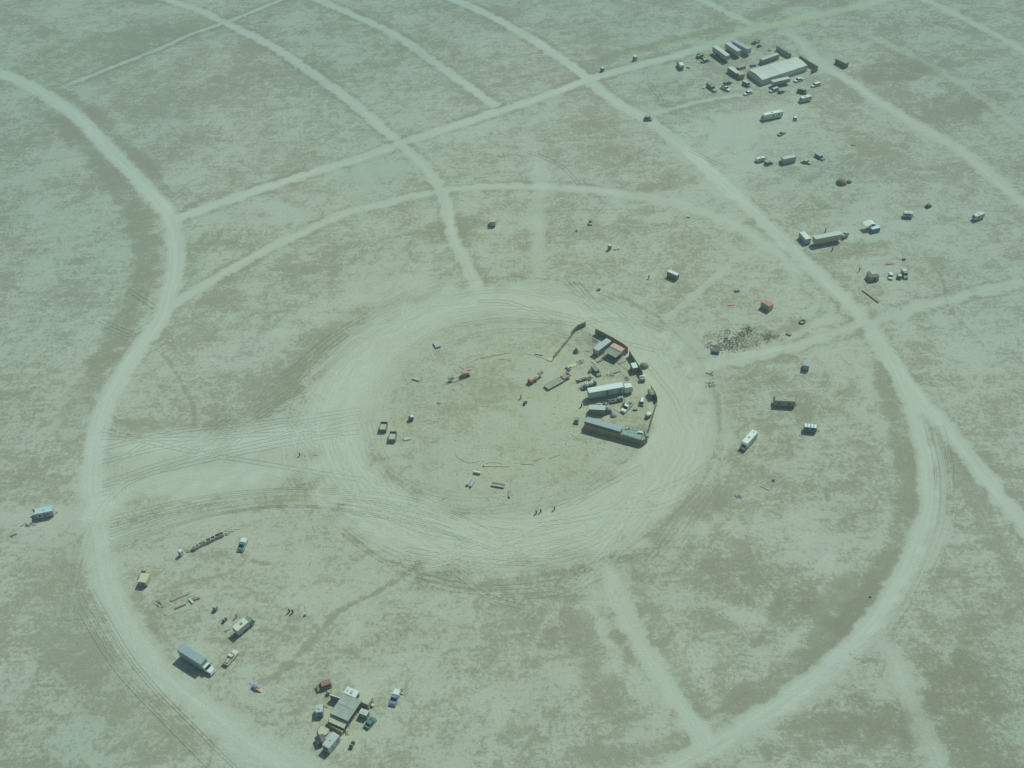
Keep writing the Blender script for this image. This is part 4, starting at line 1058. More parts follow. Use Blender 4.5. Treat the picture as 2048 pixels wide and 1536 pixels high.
# lowboy trailer
q, a, L = axis('Z5', (570, 740), (1195, 400), .9)
t = thing('lowboy_trailer', 'long low grey deck trailer with a rusty raised neck, lying left of the yard', 'lowboy trailer', q, a)
h = L / 2
mb = MB()
for i in range(6): mb.box(-h, h - 3.0, -1.25 + i * .42, -1.25 + i * .42 + .38, .72, .86)
obj('deck', mb, 'olive', t); obj('side_rail', MB().box(-h, h - 3.0, -1.36, -1.27, .6, .92), 'lightgrey', t); obj('side_rail', MB().box(-h, h - 3.0, 1.27, 1.36, .6, .92), 'lightgrey', t)
obj('neck', MB().prof([(h - 3.1, .6), (h - 2.9, 1.3), (h, 1.45), (h + .4, 1.2), (h + .2, .9), (h - 2.4, .75)], -1.1, 1.1), 'rust', t, .06)
obj('winch', MB().cyl((h - .2, -.5, 1.65), (h - .2, .5, 1.65), .3, 12).box(h - .6, h - .1, .5, .8, 1.4, 1.9), 'bluegrey', t)
wheels(t, (-h + .7, -h + 1.7, -h + 2.7), 2.5, .42, .3)
buggy('cart', 'small blue and black cart at the raised end of the lowboy trailer', 'utility cart', pt('Z5', 1190, 300), 1.0, 1.8, 1.1, 'bluegrey', None)
slab('crate', 'small dark crate left of the blue cart', 'crate', 'Z5', (1095, 225), (1165, 245), .5, .4, 'black')
slab('crate', 'small pale crate above the blue cart', 'crate', 'Z5', (1215, 215), (1265, 195), .5, .5, 'tan')
b0 = pt('Z5', 205, 590)
boom_lift('boom_lift', 'orange boom lift casting a round dark shadow, its basket reaching toward the lowboy trailer', b0, .75, [(*pt('Z5', 330, 450, 2.0), 2.0), (*pt('Z5', 425, 380, 1.2), 1.2)])
b0 = pt('X', 565, 245)
boom_lift('boom_lift', 'brown boom lift with its arm stretched left across the middle of the ring', b0, .35, [(*pt('X', 430, 270, 1.6), 1.6), (*pt('X', 330, 300, .9), .9)], 'redbrown', 'tan')
slab('ramp', 'short pink ramp at the right of the brown boom lift', 'ramp', 'X', (605, 165), (645, 150), .4, .3, 'pink')
q = pt('R', 195, 985); t = thing('tent', 'dark grey pointed tent inside the patchy fence of the yard', 'tent', q, .3)
obj('canopy', MB().cyl((0, 0, 0), (0, 0, 1.3), 1.25, 8, .5).cyl((0, 0, 1.3), (0, 0, 2.1), .5, 8, .08), 'tarpgrey', t); obj('tent_pole', MB().cyl((0, 0, 2.0), (0, 0, 2.4), .04, 6), 'lightgrey', t)
obj('door', MB().prof([(-1.2, .05), (-.75, 1.1), (-.79, 1.1), (-1.27, .05)], -.25, .25), 'black', t)
heap('scrap_heap', 'dark heap of brush and boards above the left end of the pale grey container', 'scrap heap', 'R', 810, 630, 1.6, 1.2, 26, ['olive', 'darkgrey'], 12, .6)
heap('scrap_heap', 'small scatter of brown boards left of the pale grey container', 'scrap heap', 'R', 560, 950, 1.2, .8, 16, ['wood', 'tan'], 13, .4)
o = rod('pipe', 'thin grey pipe on the dirt between the slate dome tent and the white pickup', 'pipe', 'T', [(920, 305), (1060, 405), (1240, 520)], .05, 'tan')
heap('scrap_heap', 'boards and a white box in the shade below the rear of the semi truck', 'scrap heap', 'T', 430, 170, 1.4, .5, 14, ['offwhite', 'tan', 'darkgrey'], 14, .5)
slab('mattress', 'pale mattress lying between the semi truck and the short green sided container', 'mattress', 'T', (535, 195), (650, 205), .7, .2, 'sand')
q = pt('T', 722, 205); o = obj('tyre', MB().cyl((0, 0, 0), (0, 0, .45), .42, 16).cyl((0, 0, .45), (0, 0, .6), .42, 16, .3), 'rubber'); o.location = (q[0], q[1], .01); tag(o, 'brown black stack of tyres above the short green sided container', 'tyre')
person('standing person in dark clothes right of the stack of tyres', 'T', 808, 190, .4, 'black', 'black')
person('person in a pale shirt left of the short green sided container', 'T', 208, 262, 1.2, 'lightgrey', 'jean')
person('person in dark clothes left of the front of the white pickup', 'T', 1150, 250, 2.0, 'black', 'jean')
q = pt('T', 1188, 190); o = obj('post', MB().box(-.08, .08, -.08, .08, 0, 2.0).box(-.5, .08, -.06, .06, 1.9, 2.0), 'darkwood'); o.location = (q[0], q[1], 0); tag(o, 'dark upright post with a cross arm by the small white tanks', 'post')

# ================================================================== inside the ring, left half
for (x, y, w_, tx) in ((112, 880, 0, 'upper'), (186, 958, 0, 'lower')):
    q = pt('D', x, y)
    open_box('dumpster', f'dark open dumpster at the left edge of the ring, the {tx} of two', 'dumpster', q, 1.45, 3.7, 2.4, 1.5, 'darkgrey', 'tan', .9, 'dumpsters at the left edge of the ring')
slab('crate', 'grey green crate alone at the upper left of the ring', 'crate', 'D', (528, 175), (552, 215), 2.0, .8, 'grey', .8)
q, a, L = axis('D', (522, 250), (558, 270), .1)
o = obj('wooden_frame', MB().box(-1, 1, -.55, -.45, 0, .12).box(-1, 1, .45, .55, 0, .12).box(-1, -.9, -.45, .45, 0, .12).box(.9, 1, -.45, .45, 0, .12), 'tan'); o.location = (q[0], q[1], .01); o.rotation_euler = (0, 0, a); tag(o, 'thin empty wooden frame lying below the grey green crate', 'frame')
slab('pallet', 'flat weathered pallet left of the thin wooden frame', 'pallet', 'D', (452, 295), (492, 320), 1.2, .12, 'tan', boards=5)
slab('concrete_slab', 'grey slab left of the brown boom lift', 'slab', 'D', (343, 465), (400, 482), 1.2, .5, 'grey', .5)
slab('tarp', 'small folded blue tarp on open ground inside the ring', 'tarp', 'D', (540, 672), (575, 674), .7, .2, 'blue')
q = pt('D', 335, 808); t = thing('generator', 'white topped generator with a black base above the two dumpsters', 'generator', q, .3)
obj('housing', MB().box(-.9, .7, -.6, .6, .3, 1.5), 'black', t, .05); obj('hood', MB().box(-.2, .9, -.5, .6, 1.5, 1.75), 'white', t, .05); obj('hitch', MB().cyl((.7, 0, .4), (1.6, 0, .4), .06), 'lightgrey', t); wheels(t, (0,), 1.4, .3, .2)
slab('concrete_slab', 'pale grey slab right of the lower dumpster', 'slab', 'D', (272, 963), (327, 953), 1.3, .35, 'lightgrey', .3)
q, a, L = axis('Z2', (485, 350), (710, 395), .9)
open_box('storage_bin', 'cream box with a dark shaded front near the bottom of the ring', 'storage box', q, a, L, 1.2, .8, 'cream', 'cream', .7)
for i, (p, q_) in enumerate((((375, 640), (235, 860)), ((480, 690), (350, 900)))):
    q, a, L = axis('Z2', p, q_, .5)
    t = thing('pallet_stack', f'{"left" if i == 0 else "right"} of two long grey pallet stacks at the bottom of the ring', 'pallet stack', q, a, 'paired pallet stacks')
    for k in range(4):
        mb = MB()
        for b in range(4): mb.box(-L / 2 + .05, L / 2 - .05, -.42 + b * .22, -.42 + b * .22 + .17, .12 + k * .2, .16 + k * .2)
        mb.box(-L / 2 + .1, L / 2 - .1, -.4, -.3, .02 + k * .2, .12 + k * .2).box(-L / 2 + .1, L / 2 - .1, .3, .4, .02 + k * .2, .12 + k * .2)
        obj('pallet', mb, ['grey', 'tan', 'grey', 'metal'][k], t)
q, a, L = axis('Z2', (1080, 790), (1520, 870), .6)
t = thing('beam_trailer', 'low trailer stacked with dark and pale beams at the bottom of the ring', 'trailer', q, a)
for i, (y, z_, cl) in enumerate(((-.75, .35, 'metal'), (-.35, .35, 'cream'), (.1, .4, 'darkgrey'), (.5, .35, 'redbrown'), (.8, .4, 'metal'))): obj('beam', MB().box(-L / 2 + .1 * i, L / 2, y - .12, y + .12, z_, z_ + .25), cl, t)
obj('chassis', MB().box(-L / 2, L / 2, -.9, .9, .2, .34), 'black', t); wheels(t, (-1.2, 1.0), 1.9, .24, .2)
q, a, L = axis('Z2', (1700, 1010), (1680, 1290), .4)
t = thing('canoe', 'dark narrow canoe pointing toward the camera at the bottom of the ring', 'canoe', q, a)
obj('hull', MB().prof([(-L / 2, .3), (-L / 2 + .2, .5), (L / 2 - .5, .5), (L / 2, .35), (L / 2 - .4, 0), (-L / 2 + .4, 0)], -.42, .42, [.3, .1, .0, .3, .15, .15]), 'darkgrey', t, .06); obj('cockpit', MB().box(-L / 4, L / 3, -.22, .22, .5, .52), 'bluegrey', t)
rod('rope', 'dark rope trailing up from the narrow canoe', 'rope', 'Z2', [(1750, 640), (1740, 760), (1715, 830), (1700, 960)], .06)
person('person in dark clothes near the middle of the ring, above the motorbike', 'D', 1221, 632, .2, 'black', 'black')
q = pt('D', 1255, 678)
buggy('motorbike', 'black motorbike with a tall bar near the middle of the ring', 'motorbike', q, .9, 1.7, .9, 'black', None)
rod('cable', 'brown cable curving across the upper part of the ring', 'cable', 'D', [(770, 362), (830, 335), (880, 316), (940, 296), (1000, 287), (1070, 284)], .045, 'rust')
rod('cable', 'straight brown pipe reaching right from the middle of the upper cable', 'cable', 'D', [(885, 312), (960, 305), (1050, 278), (1135, 268)], .06, 'rust')
rod('pipe', 'dark pipe lying below the upper cable near the top of the ring', 'pipe', 'D', [(1040, 318), (1140, 326)], .06)
rod('pipe', 'brown pipe left of the pale sand pile outside the patchy fence', 'pipe', 'D', [(1265, 275), (1330, 290), (1400, 310), (1440, 330)], .045, 'rust')
rod('pipe', 'short dark pipe crossing above the brown boom lift', 'pipe', 'D', [(720, 378), (765, 402)], .05)
rod('pipe', 'level dark pipe above and right of the brown boom lift', 'pipe', 'D', [(770, 380), (845, 381)], .05)
rod('pipe', 'dark pipe pointing at the arm of the brown boom lift', 'pipe', 'D', [(678, 405), (712, 438)], .05)
rod('cable', 'brown cable bending round the lower left of the ring', 'cable', 'D', [(684, 1050), (690, 1090), (715, 1120), (760, 1142), (795, 1156), (850, 1152), (885, 1143)], .045, 'wood')
rod('cable', 'dark cable lying above the red pipe at the bottom of the ring', 'cable', 'D', [(935, 1160), (980, 1152), (1030, 1156), (1070, 1166)], .05, 'wood')
rod('pipe', 'long straight red brown pipe at the bottom of the ring', 'pipe', 'D', [(920, 1184), (1030, 1186), (1130, 1188)], .07, 'redbrown')
rod('pipe', 'short brown pipe right of the long red brown pipe', 'pipe', 'D', [(1222, 1166), (1318, 1171)], .06, 'rust')
rod('pipe', 'dark pipe at the lower right of the ring, nearer the middle', 'pipe', 'D', [(1325, 1142), (1410, 1112)], .06)
rod('pipe', 'dark pipe at the lower right of the ring, nearer the front wall', 'pipe', 'D', [(1445, 1124), (1540, 1090)], .06)
rod('pipe', 'thin pipe on the dirt below the left end of the front wall', 'pipe', 'A', [(415, 1270), (495, 1325)], .05, 'tan')
for i, (p, q_) in enumerate((((532, 758), (608, 750)), ((520, 778), (600, 768)), ((522, 800), (608, 790)), ((400, 820), (500, 806)))):
    slab('plank', ['topmost', 'second', 'third', 'lowest and leftmost'][i] + ' of the grey planks lying level left of the middle of the ring', 'plank', 'D', p, q_, .25, .1, 'tan', group='planks on the ground')
q = pt('D', 918, 1184); o = obj('bucket', MB().cyl((0, 0, 0), (0, 0, .4), .25, 10), 'black'); o.location = (q[0], q[1], .01); tag(o, 'black bucket at the left end of the long red brown pipe', 'bucket')

c0 = RC
t = thing('clods', 'small dark clods and scraps scattered over the ground inside the ring', 'rubble', c0); t['kind'] = 'stuff'
R_ = random.Random(17)
for ci, col in enumerate(['tan', 'wood', 'lightgrey', 'olive']):
    mb = MB()
    for i in range(420 if ci != 2 else 160):
        if R_.random() < .5: r_ = R_.choice((38, 33, 20, 28)) + R_.gauss(0, 1.3)
        else: r_ = 45 * math.sqrt(R_.random())
        a_ = R_.uniform(0, 6.283); e = R_.uniform(.08, .26)
        mb.dome(r_ * math.cos(a_), r_ * math.sin(a_), 0, e, e * .7, e * .6, 5, 2, .3, i)
    obj(['clods', 'scraps', 'chips', 'lumps'][ci], mb, col, t)
# ================================================================== lower left camp
q, a, L = axis('Z4', (225, 990), (1165, 580), 2.9)
q, a, L = axis('Z4', (225, 990), (840, 485), 3.0)
q = (q[0] + math.cos(a) * .8, q[1] + math.sin(a) * .8)
t = cargo_truck('box_truck', 'white roofed box truck with a green hood and a dark vent on its roof', 'box truck', q, a, L + 1.6, 2.4, 3.0, 'lightgrey', 'green', 1.7, 'cream', [(-.5, 0, 'darkgrey')], hood=False)
heap('bicycle_heap', 'heap of bicycles and frames leaning on the front of the green hooded truck', 'bicycles', 'Z4', 1130, 560, .9, .7, 18, ['grey', 'rust'], 22, 1.0, long_=1.0)
q, a, L = axis('E', (548, 1105), (795, 1262), 3.3)
cargo_truck('box_truck', 'big blue grey moving truck with a white cab at the lower left road', 'moving truck', q, a, L + .4, 2.5, 3.7, 'bluegrey', 'white', 3.0, 'bluegrey')
q, a, L = axis('E', (1008, 1125), (912, 1240), .8)
pickup('pickup_truck', 'cream pickup truck with a sandy bed right of the blue grey moving truck', q, a + math.pi, L, 1.95, 'cream', None, 'tan')
q, a, L = axis('Q', (1690, 430), (1590, 660), 1.3)
pickup('pickup_truck', 'dark teal pickup truck with a white camper cap, right of the crate row', q, a, L + .3, 1.95, 'teal', 'white')
booth('portable_toilet', 'white portable toilet at the left end of the crate row', pt('Q', 262, 800), 1.0, 'lightblue')
# plywood shed and open crate
q = pt('P', 800, 1150)
t = thing('shed', 'tan plywood shed alone beside the left road', 'shed', q, 1.36)
obj('walls', MB().box(-1.5, 1.5, -1.25, 1.25, 0, 2.2), 'tan', t); obj('roof', MB().prof([(-1.6, 2.2), (-1.6, 2.3), (1.6, 2.42), (1.6, 2.32)], -1.35, 1.35), 'paleply', t); obj('door', MB().box(-1.54, -1.5, -.5, .4, .05, 1.9), 'darkwood', t)
open_box('crate', 'open topped wooden crate behind the tan plywood shed', 'crate', pt('P', 710, 800), 1.36, 2.0, 1.8, 1.25, 'paleply', 'sand', .1)
# row of crates
for i, (x, y, cl) in enumerate(((560, 670, 'olive'), (640, 620, 'grey'), (720, 575, 'grey'), (790, 545, 'grey'), (885, 500, 'wood'), (985, 450, 'grey'), (1085, 400, 'wood'), (1175, 360, 'grey'))):
    lab = ['leftmost', 'second', 'third', 'fourth', 'fifth', 'sixth', 'seventh', 'rightmost'][i]
    if i < 4:
        t = thing('crate', f'dark loaded crate, the {lab} from the left in the crate row', 'crate', pt('Q', x, y), .42, 'crates in a long row')
        obj('walls', MB().box(-.6, .6, -.55, .55, 0, 1.0), cl, t); obj('load', MB().dome(0, 0, 1.0, .55, .5, .35, 9, 3, .3, i), 'darkgrey', t)
    else:
        open_box('crate', f'open crate, the {lab} {"from the left " if i < 7 else ""}in the crate row', 'crate', pt('Q', x, y), .42, 1.3, 1.15, 1.05, cl, 'darkgrey', .5, 'crates in a long row')
heap('brush_heap', 'low dark heap at the left end of the crate row', 'scrap heap', 'Q', 430, 705, 1.1, .5, 18, ['darkgrey', 'olive'], 31, .5)
heap('brush_heap', 'low dark heap just right of the crate row', 'scrap heap', 'Q', 1280, 315, .8, .45, 16, ['darkgrey', 'wood'], 32, .6)
heap('brush_heap', 'pale scattered heap of sticks beyond the right end of the crate row', 'scrap heap', 'Q', 1400, 230, 1.3, .7, 26, ['grey', 'tan'], 33, .35)
rod('hose', 'curled brown hose below the left end of the crate row', 'hose', 'Q', [(450, 715), (500, 745), (550, 735), (575, 712)], .045, 'wood')
# lumber by the road
t = thing('lumber_pile', 'fan of loose brown boards at the left end of the lumber row', 'lumber', pt('Z6', 350, 660))
R_ = random.Random(3)
for k in range(14):
    mb = MB(); ang_ = 2.1 + R_.uniform(-.45, .45); mb.box(-1.3, 1.3, -.08, .08, .02 + .03 * k, .05 + .03 * k, rz=ang_, c=(0, 0)); mb.v = [(v[0] + R_x, v[1] + R_y, v[2]) for R_x, R_y in [(R_.uniform(-.8, .8), R_.uniform(-.4, .4))] for v in mb.v]
    obj('board', mb, ['tan', 'wood', 'darkwood'][k % 3], t)
slab('beam', 'longest brown beam in the lumber row', 'beam', 'Z6', (700, 545), (1330, 280), .75, .3, 'wood', boards=4)
slab('beam', 'dark edged beam in the middle of the lumber row', 'beam', 'Z6', (850, 815), (1230, 665), .5, .35, 'darkwood')
q, a, L = axis('Z6', (1330, 465), (1460, 610), .5)
o = obj('tube', MB().cyl((-L / 2, 0, .3), (L / 2, 0, .3), .28, 14), 'white', smooth=False); o.location = (q[0], q[1], .02); o.rotation_euler = (0, 0, a); tag(o, 'short white tube beside the red box in the lumber row', 'tube')
t = thing('crate', 'faded red box right of the white tube', 'box', pt('Z6', 1605, 455), .35)
obj('box', MB().box(-.85, .85, -.55, .55, 0, .45), 'redbrown', t, .03); obj('lid', MB().box(-.6, .6, .0, .6, .45, .6), 'grey', t)
rod('pole', 'thin crooked pole below the lumber row', 'pole', 'Z6', [(1040, 970), (1090, 985), (1150, 925), (1240, 870), (1340, 840), (1400, 825)], .08, 'tan')
rod('pole', 'short dark stick at the lower left of the lumber row', 'pole', 'Z6', [(485, 1050), (590, 1000)], .08)
q, a, L = axis('E', (820, 795), (845, 755), .8)
t = thing('generator', 'dark upright machine between the red box and the green hooded truck', 'generator', q, a); obj('housing', MB().box(-.6, .6, -.55, .55, .2, 1.5), 'darkgrey', t, .08); obj('top', MB().box(-.4, .6, -.4, .4, 1.5, 1.7), 'grey', t, .04); wheels(t, (0,), 1.25, .25, .18)
buggy('motorbike', 'small dark motorbike left of the green hooded truck', 'motorbike', pt('E', 915, 880), .9, 1.6, .8, 'black')
heap('scrap_heap', 'small grey heap at the rear of the green hooded truck', 'scrap heap', 'E', 920, 957, .8, .6, 14, ['grey', 'tan'], 41, .4)
person('person standing behind the white roof of the green hooded truck', 'E', 1010, 850, .3, 'rust', 'jean')
person('person in dark clothes right of the green hooded truck, the left one of two', 'E', 1450, 806, 1.1, 'black', 'black')
person('person in dark clothes right of the green hooded truck, the right one of two', 'E', 1478, 812, -1.1, 'black', 'jean', .1)
o = obj('barrel', MB().cyl((0, 0, 0), (0, 0, .9), .35, 14), 'lightblue'); q = pt('E', 1582, 830); o.location = (q[0], q[1], .0); tag(o, 'pale blue barrel beside the thin track right of the two people', 'barrel')
rod('cable', 'thin dark cable running up from the pale blue barrel', 'cable', 'E', [(1582, 822), (1580, 790), (1572, 755)], .05)
t = thing('tent', 'small purple grey collapsed tent on the dirt right of the lower left road', 'tent', pt('E', 1175, 1438), -.5)
obj('canopy', MB().dome(0, 0, 0, 1.5, 1.1, 1.2, 10, 4, .18, 8), 'purple', t); obj('flap', MB().sheet(lambda u, v: (u * 1.6 + .6, v * 1.4 - .7, .9 * (1 - u) + .1 * math.sin(v * 6)), 6, 5), 'pink', t)
heap('scrap_heap', 'few pale sticks beside the collapsed tent', 'scrap heap', 'E', 1130, 1392, .7, .5, 10, ['tan', 'grey'], 42, .3)
# trailer at the far left
q, a, L = axis('J', (708, 445), (1068, 372), 2.7)
t = camper('travel_trailer', 'blue roofed cargo trailer with its doors open beside the left road', q, a, L, 2.4, 2.7, 'grey', 'darkgrey', None, 'cargo trailer', .12)
obj('roof', MB().box(-L / 2, L / 2, -1.22, 1.22, 2.7, 2.75), 'lightblue', t)
obj('end_panel', MB().box(L / 2 + .01, L / 2 + .05, -1.1, 1.1, .6, 2.5), 'pink', t)
for s_ in (-1, 1): obj('open_door', MB().box(-L / 2 - 1.2, -L / 2, s_ * 1.15 - .03, s_ * 1.15 + .03, .6, 2.4, rz=s_ * -.5, c=(-L / 2, s_ * 1.15)), 'darkgrey', t)
heap('scrap_heap', 'tangle of grey frames and hoops below the blue roofed cargo trailer', 'scrap heap', 'J', 590, 705, 1.7, .9, 32, ['grey', 'darkgrey', 'offwhite'], 51, .9, long_=1.2)
t = thing('log', 'short forked dark log at the far left edge', 'log', pt('J', 290, 925), .5)
obj('trunk', MB().cyl((-1.1, 0, .2), (.9, 0, .25), .2, 8, .15), 'darkwood', t); obj('branch', MB().cyl((0, 0, .2), (-.9, -.6, .15), .12, 7, .08), 'darkwood', t)

# ================================================================== bottom camp
q, a, L = axis('U', (120, 165), (400, 50), .9)
car('suv', 'maroon sport utility vehicle at the top left of the bottom camp', 'car', q, a + math.pi, L, 1.95, 1.75, 'maroon', 'suv')
q = pt('U', 360, 265); t = thing('water_tank', 'round grey tank on legs below the maroon vehicle', 'water tank', q)
obj('shell', MB().dome(0, 0, .8, .62, .62, .62, 12, 4).cyl((0, 0, .3), (0, 0, .8), .5, 12, .62), 'bluegrey', t, smooth=True)
for k in range(4): obj('leg', MB().cyl((.4 * math.cos(k * 1.57), .4 * math.sin(k * 1.57), 0), (.4 * math.cos(k * 1.57), .4 * math.sin(k * 1.57), .5), .05, 6), 'darkgrey', t)
q, a, L = axis('U', (375, 282), (590, 350), 2.4)
t = thing('billboard', 'freestanding grey board with a white top edge left of the grey shade roof', 'board', q, a)
obj('panel', MB().box(-L / 2, L / 2, -.06, .06, .1, 2.4), 'darkgrey', t); obj('top_edge', MB().box(-L / 2, L / 2, -.1, .12, 2.4, 2.47), 'white', t)
for x in (-L / 2 + .2, L / 2 - .2): obj('brace', MB().cyl((x, .1, 2.0), (x, 1.2, 0), .05, 6), 'wood', t)
P4 = [pt('U', *p, 2.9) for p in ((385, 640), (655, 235), (995, 400), (728, 790))]
ctr = (sum(p[0] for p in P4) / 4, sum(p[1] for p in P4) / 4)
t = thing('shade_canopy', 'big square grey shade roof of four cloth panels in the bottom camp', 'shade structure', ctr)
Q4 = [(p[0] - ctr[0], p[1] - ctr[1]) for p in P4]
def dk2(u, v):
    return tuple((1 - v) * ((1 - u) * Q4[0][k] + u * Q4[3][k]) + v * ((1 - u) * Q4[1][k] + u * Q4[2][k]) for k in (0, 1))
for i in range(2):
    for j in range(2):
        obj('cloth_panel', MB().sheet(lambda u, v, i=i, j=j: (*dk2((i + .01 + u * .98) / 2, (j + .01 + v * .98) / 2), 2.92 + .05 * j - .13 * math.sin(math.pi * u) * math.sin(math.pi * v)), 8, 8, .02), 'greentarp', t)
for u in (0, .5, 1):
    for v in (0, .5, 1): x, y = dk2(u, v); obj('pole', MB().cyl((x, y, 0), (x, y, 2.9), .05, 6), 'metal', t)
for u in (0, .5, 1): obj('beam', MB().cyl((*dk2(u, 0), 2.86), (*dk2(u, 1), 2.86), .05, 6), 'darkgrey', t)
for v in (0, .5, 1): obj('beam', MB().cyl((*dk2(0, v), 2.85), (*dk2(1, v), 2.85), .05, 6), 'darkgrey', t)
q, a, L = axis('U', (770, 250), (860, 215), 3.1)
q, a, L = axis('U', (710, 195), (905, 280), 3.1)
motorhome('motorhome', 'white roofed motorhome with a round vent behind the grey shade roof', q, a, 4.6, 2.4, 3.1, 'white', 'grey')
q, a, L = axis('U', (950, 310), (1155, 400), 2.7)
container('shed', 'tan grey box shed at the right corner of the grey shade roof', q, a, L, 2.6, 2.7, 'c_tan', 'tan', 'shed')
q, a, L = axis('U', (965, 590), (1105, 640), 1.9)
t = camper('travel_trailer', 'small purple sided trailer with a white roof beside the teal car', q, a, L + .2, 1.6, 1.9, 'purple', 'grey', rounded=.08)
obj('roof', MB().box(-L / 2 - .1, L / 2 + .1, -.82, .82, 1.9, 1.95), 'offwhite', t)
q, a, L = axis('U', (1068, 900), (1240, 715), .9)
car('car', 'shiny teal car at the right of the bottom camp', 'car', q, a, L, 1.8, 1.4, 'teal', 'sedan')
q, a, L = axis('U', (178, 465), (170, 625), 2.4)
camper('travel_trailer', 'short grey white trailer at the left of the bottom camp', q, a, L, 2.1, 2.4, 'lightgrey', 'darkgrey', rounded=.3)
heap('scrap_heap', 'small brown scraps right of the short grey white trailer', 'scrap heap', 'U', 285, 490, .5, .7, 12, ['wood', 'tan'], 61, .5)
# slatted bleacher
q, a, L = axis('U', (330, 810), (640, 990), .9)
t = thing('bleacher', 'long brown slatted bench structure in front of the grey shade roof', 'bleacher', q, a)
for k in range(13):
    x = -L / 2 + L * k / 13; obj('slat', MB().prof([(x, .3), (x, 1.25), (x + L / 15, 1.25), (x + L / 15, .3)], -.75, .45, [0, .25, .25, 0]), 'darkwood' if k % 2 else 'wood', t)
obj('back_rail', MB().cyl((-L / 2, .6, 1.45), (L / 2, .6, 1.45), .05, 6), 'tan', t)
for x in (-L / 2, 0, L / 2): obj('leg', MB().box(x - .05, x + .05, .54, .64, 0, 1.45), 'darkwood', t)
rod('beam', 'thin dark beam between the grey shade roof and the slatted bench', 'beam', 'U', [(400, 735), (650, 860)], .07, 'darkwood', 2.35)
P4 = [pt('U', *p, 2.1) for p in ((352, 790), (395, 660), (725, 800), (655, 925))]
ctr = (sum(p[0] for p in P4) / 4, sum(p[1] for p in P4) / 4)
t = thing('awning', 'yellow cloth awning between the grey shade roof and the slatted bench', 'awning', ctr)
Q5 = [(p[0] - ctr[0], p[1] - ctr[1]) for p in P4]
obj('canopy', MB().sheet(poly_sheet(Q5, (1.9, 2.3, 2.3, 1.9))), 'sand', t)
for (x, y), z_ in zip(Q5, (1.9, 2.3, 2.3, 1.9)): obj('pole', MB().cyl((x, y, 0), (x, y, z_), .05, 6), 'darkwood', t)
q = pt('U', 705, 890)
t = thing('equipment_stack', 'tall narrow dark stack at the near corner of the grey shade roof', 'equipment', q, -.4); obj('cabinet', MB().box(-.35, .35, -.3, .3, 0, 1.5), 'darkgrey', t, .04); obj('speaker', MB().box(-.25, .25, -.22, .22, 1.5, 1.95), 'black', t, .03)
heap('scrap_heap', 'jumble of boards at the right end of the slatted bench', 'scrap heap', 'U', 690, 1010, .9, .7, 18, ['wood', 'tan', 'grey'], 62, .8)
# round hoop frame
q = pt('U', 262, 985)
t = thing('trampoline', 'round sandy mat in a dark hoop frame left of the white trailer', 'trampoline', q)
obj('mat', MB().cyl((0, 0, .35), (0, 0, .39), 1.45, 24), 'sand', t)
ring_ = [(1.55 * math.cos(k * 6.2832 / 24), 1.55 * math.sin(k * 6.2832 / 24), .45) for k in range(25)]
obj('hoop', MB().tube(ring_, .07, 6), 'darkwood', t)
for k in range(5): x, y = 1.55 * math.cos(1.1 + k * 1.257), 1.55 * math.sin(1.1 + k * 1.257); obj('leg', MB().cyl((x, y, 0), (x, y, 1.3 if k < 3 else .45), .05, 6), 'darkwood', t)
t = thing('tent', 'black shade tent left of the long white trailer', 'tent', pt('U', 215, 1190), .4)
obj('canopy', MB().prof([(-1.3, 1.3), (0, 1.9), (1.3, 1.3), (1.25, 1.25), (0, 1.83), (-1.25, 1.25)], -1.2, 1.2), 'black', t)
for x in (-1.2, 1.2):
    for y in (-1.1, 1.1): obj('pole', MB().cyl((x, y, 0), (x, y, 1.32), .04, 6), 'darkgrey', t)
obj('side_cloth', MB().box(-1.28, -1.24, -1.15, 1.15, .1, 1.3), 'black', t); obj('side_cloth', MB().box(-1.2, 1.2, -1.2, -1.16, .1, 1.3), 'black', t)
q, a, L = axis('U', (287, 1285), (505, 1020), 2.8)
camper('travel_trailer', 'long white travel trailer at the bottom of the camp', q, a + math.pi, L, 2.4, 2.8, 'lightgrey', 'grey', None, rounded=.25)
q, a, L = axis('U', (785, 1285), (825, 1200), .5)
buggy('quad_bike', 'black quad bike alone right of the long white trailer', 'quad bike', q, a, 2.1, 1.1, 'black')
o = obj('barrel', MB().cyl((0, 0, 0), (0, 0, .8), .33, 12).cyl((0, 0, .8), (0, 0, .86), .33, 12), 'white'); q = pt('U', 1207, 505); o.location = (q[0], q[1], 0); tag(o, 'white topped barrel right of the tan grey box shed', 'barrel')
q, a, L = axis('C', (1650, 390), (1570, 590), 1.2)
pickup('pickup_truck', 'blue pickup truck with a white camper cap right of the bottom camp', q, a, L + .3, 1.95, 'blue', 'white')
heap('bicycle_heap', 'bicycles leaning on the far side of the blue pickup truck', 'bicycles', 'C', 1715, 420, .35, .9, 12, ['grey', 'darkgrey'], 63, .9, long_=.9)
for i, (z, x, y, l) in enumerate((('Y', 412, 430, 'person standing alone in the dark patch left of the ring, the left one'), ('Z1', 560, 455, 'person walking on the lower part of the ring road, leftmost of three'),
        ('Z1', 712, 410, 'person walking on the lower part of the ring road, the middle one of three'), ('Z1', 1180, 320, 'person walking on the lower part of the ring road, rightmost of three'))):
    person(l, z, x, y, i * 1.3, ['lightgrey', 'olive', 'tan', 'grey'][i], 'jean', .12)
slab('crate', 'tiny dark crate right of the person in the dark patch', 'crate', 'Y', (590, 455), (630, 460), .3, .25, 'darkgrey')
rod('pole', 'dark pole lying in the dark patch left of the ring', 'pole', 'Y', [(950, 440), (1140, 410)], .07)

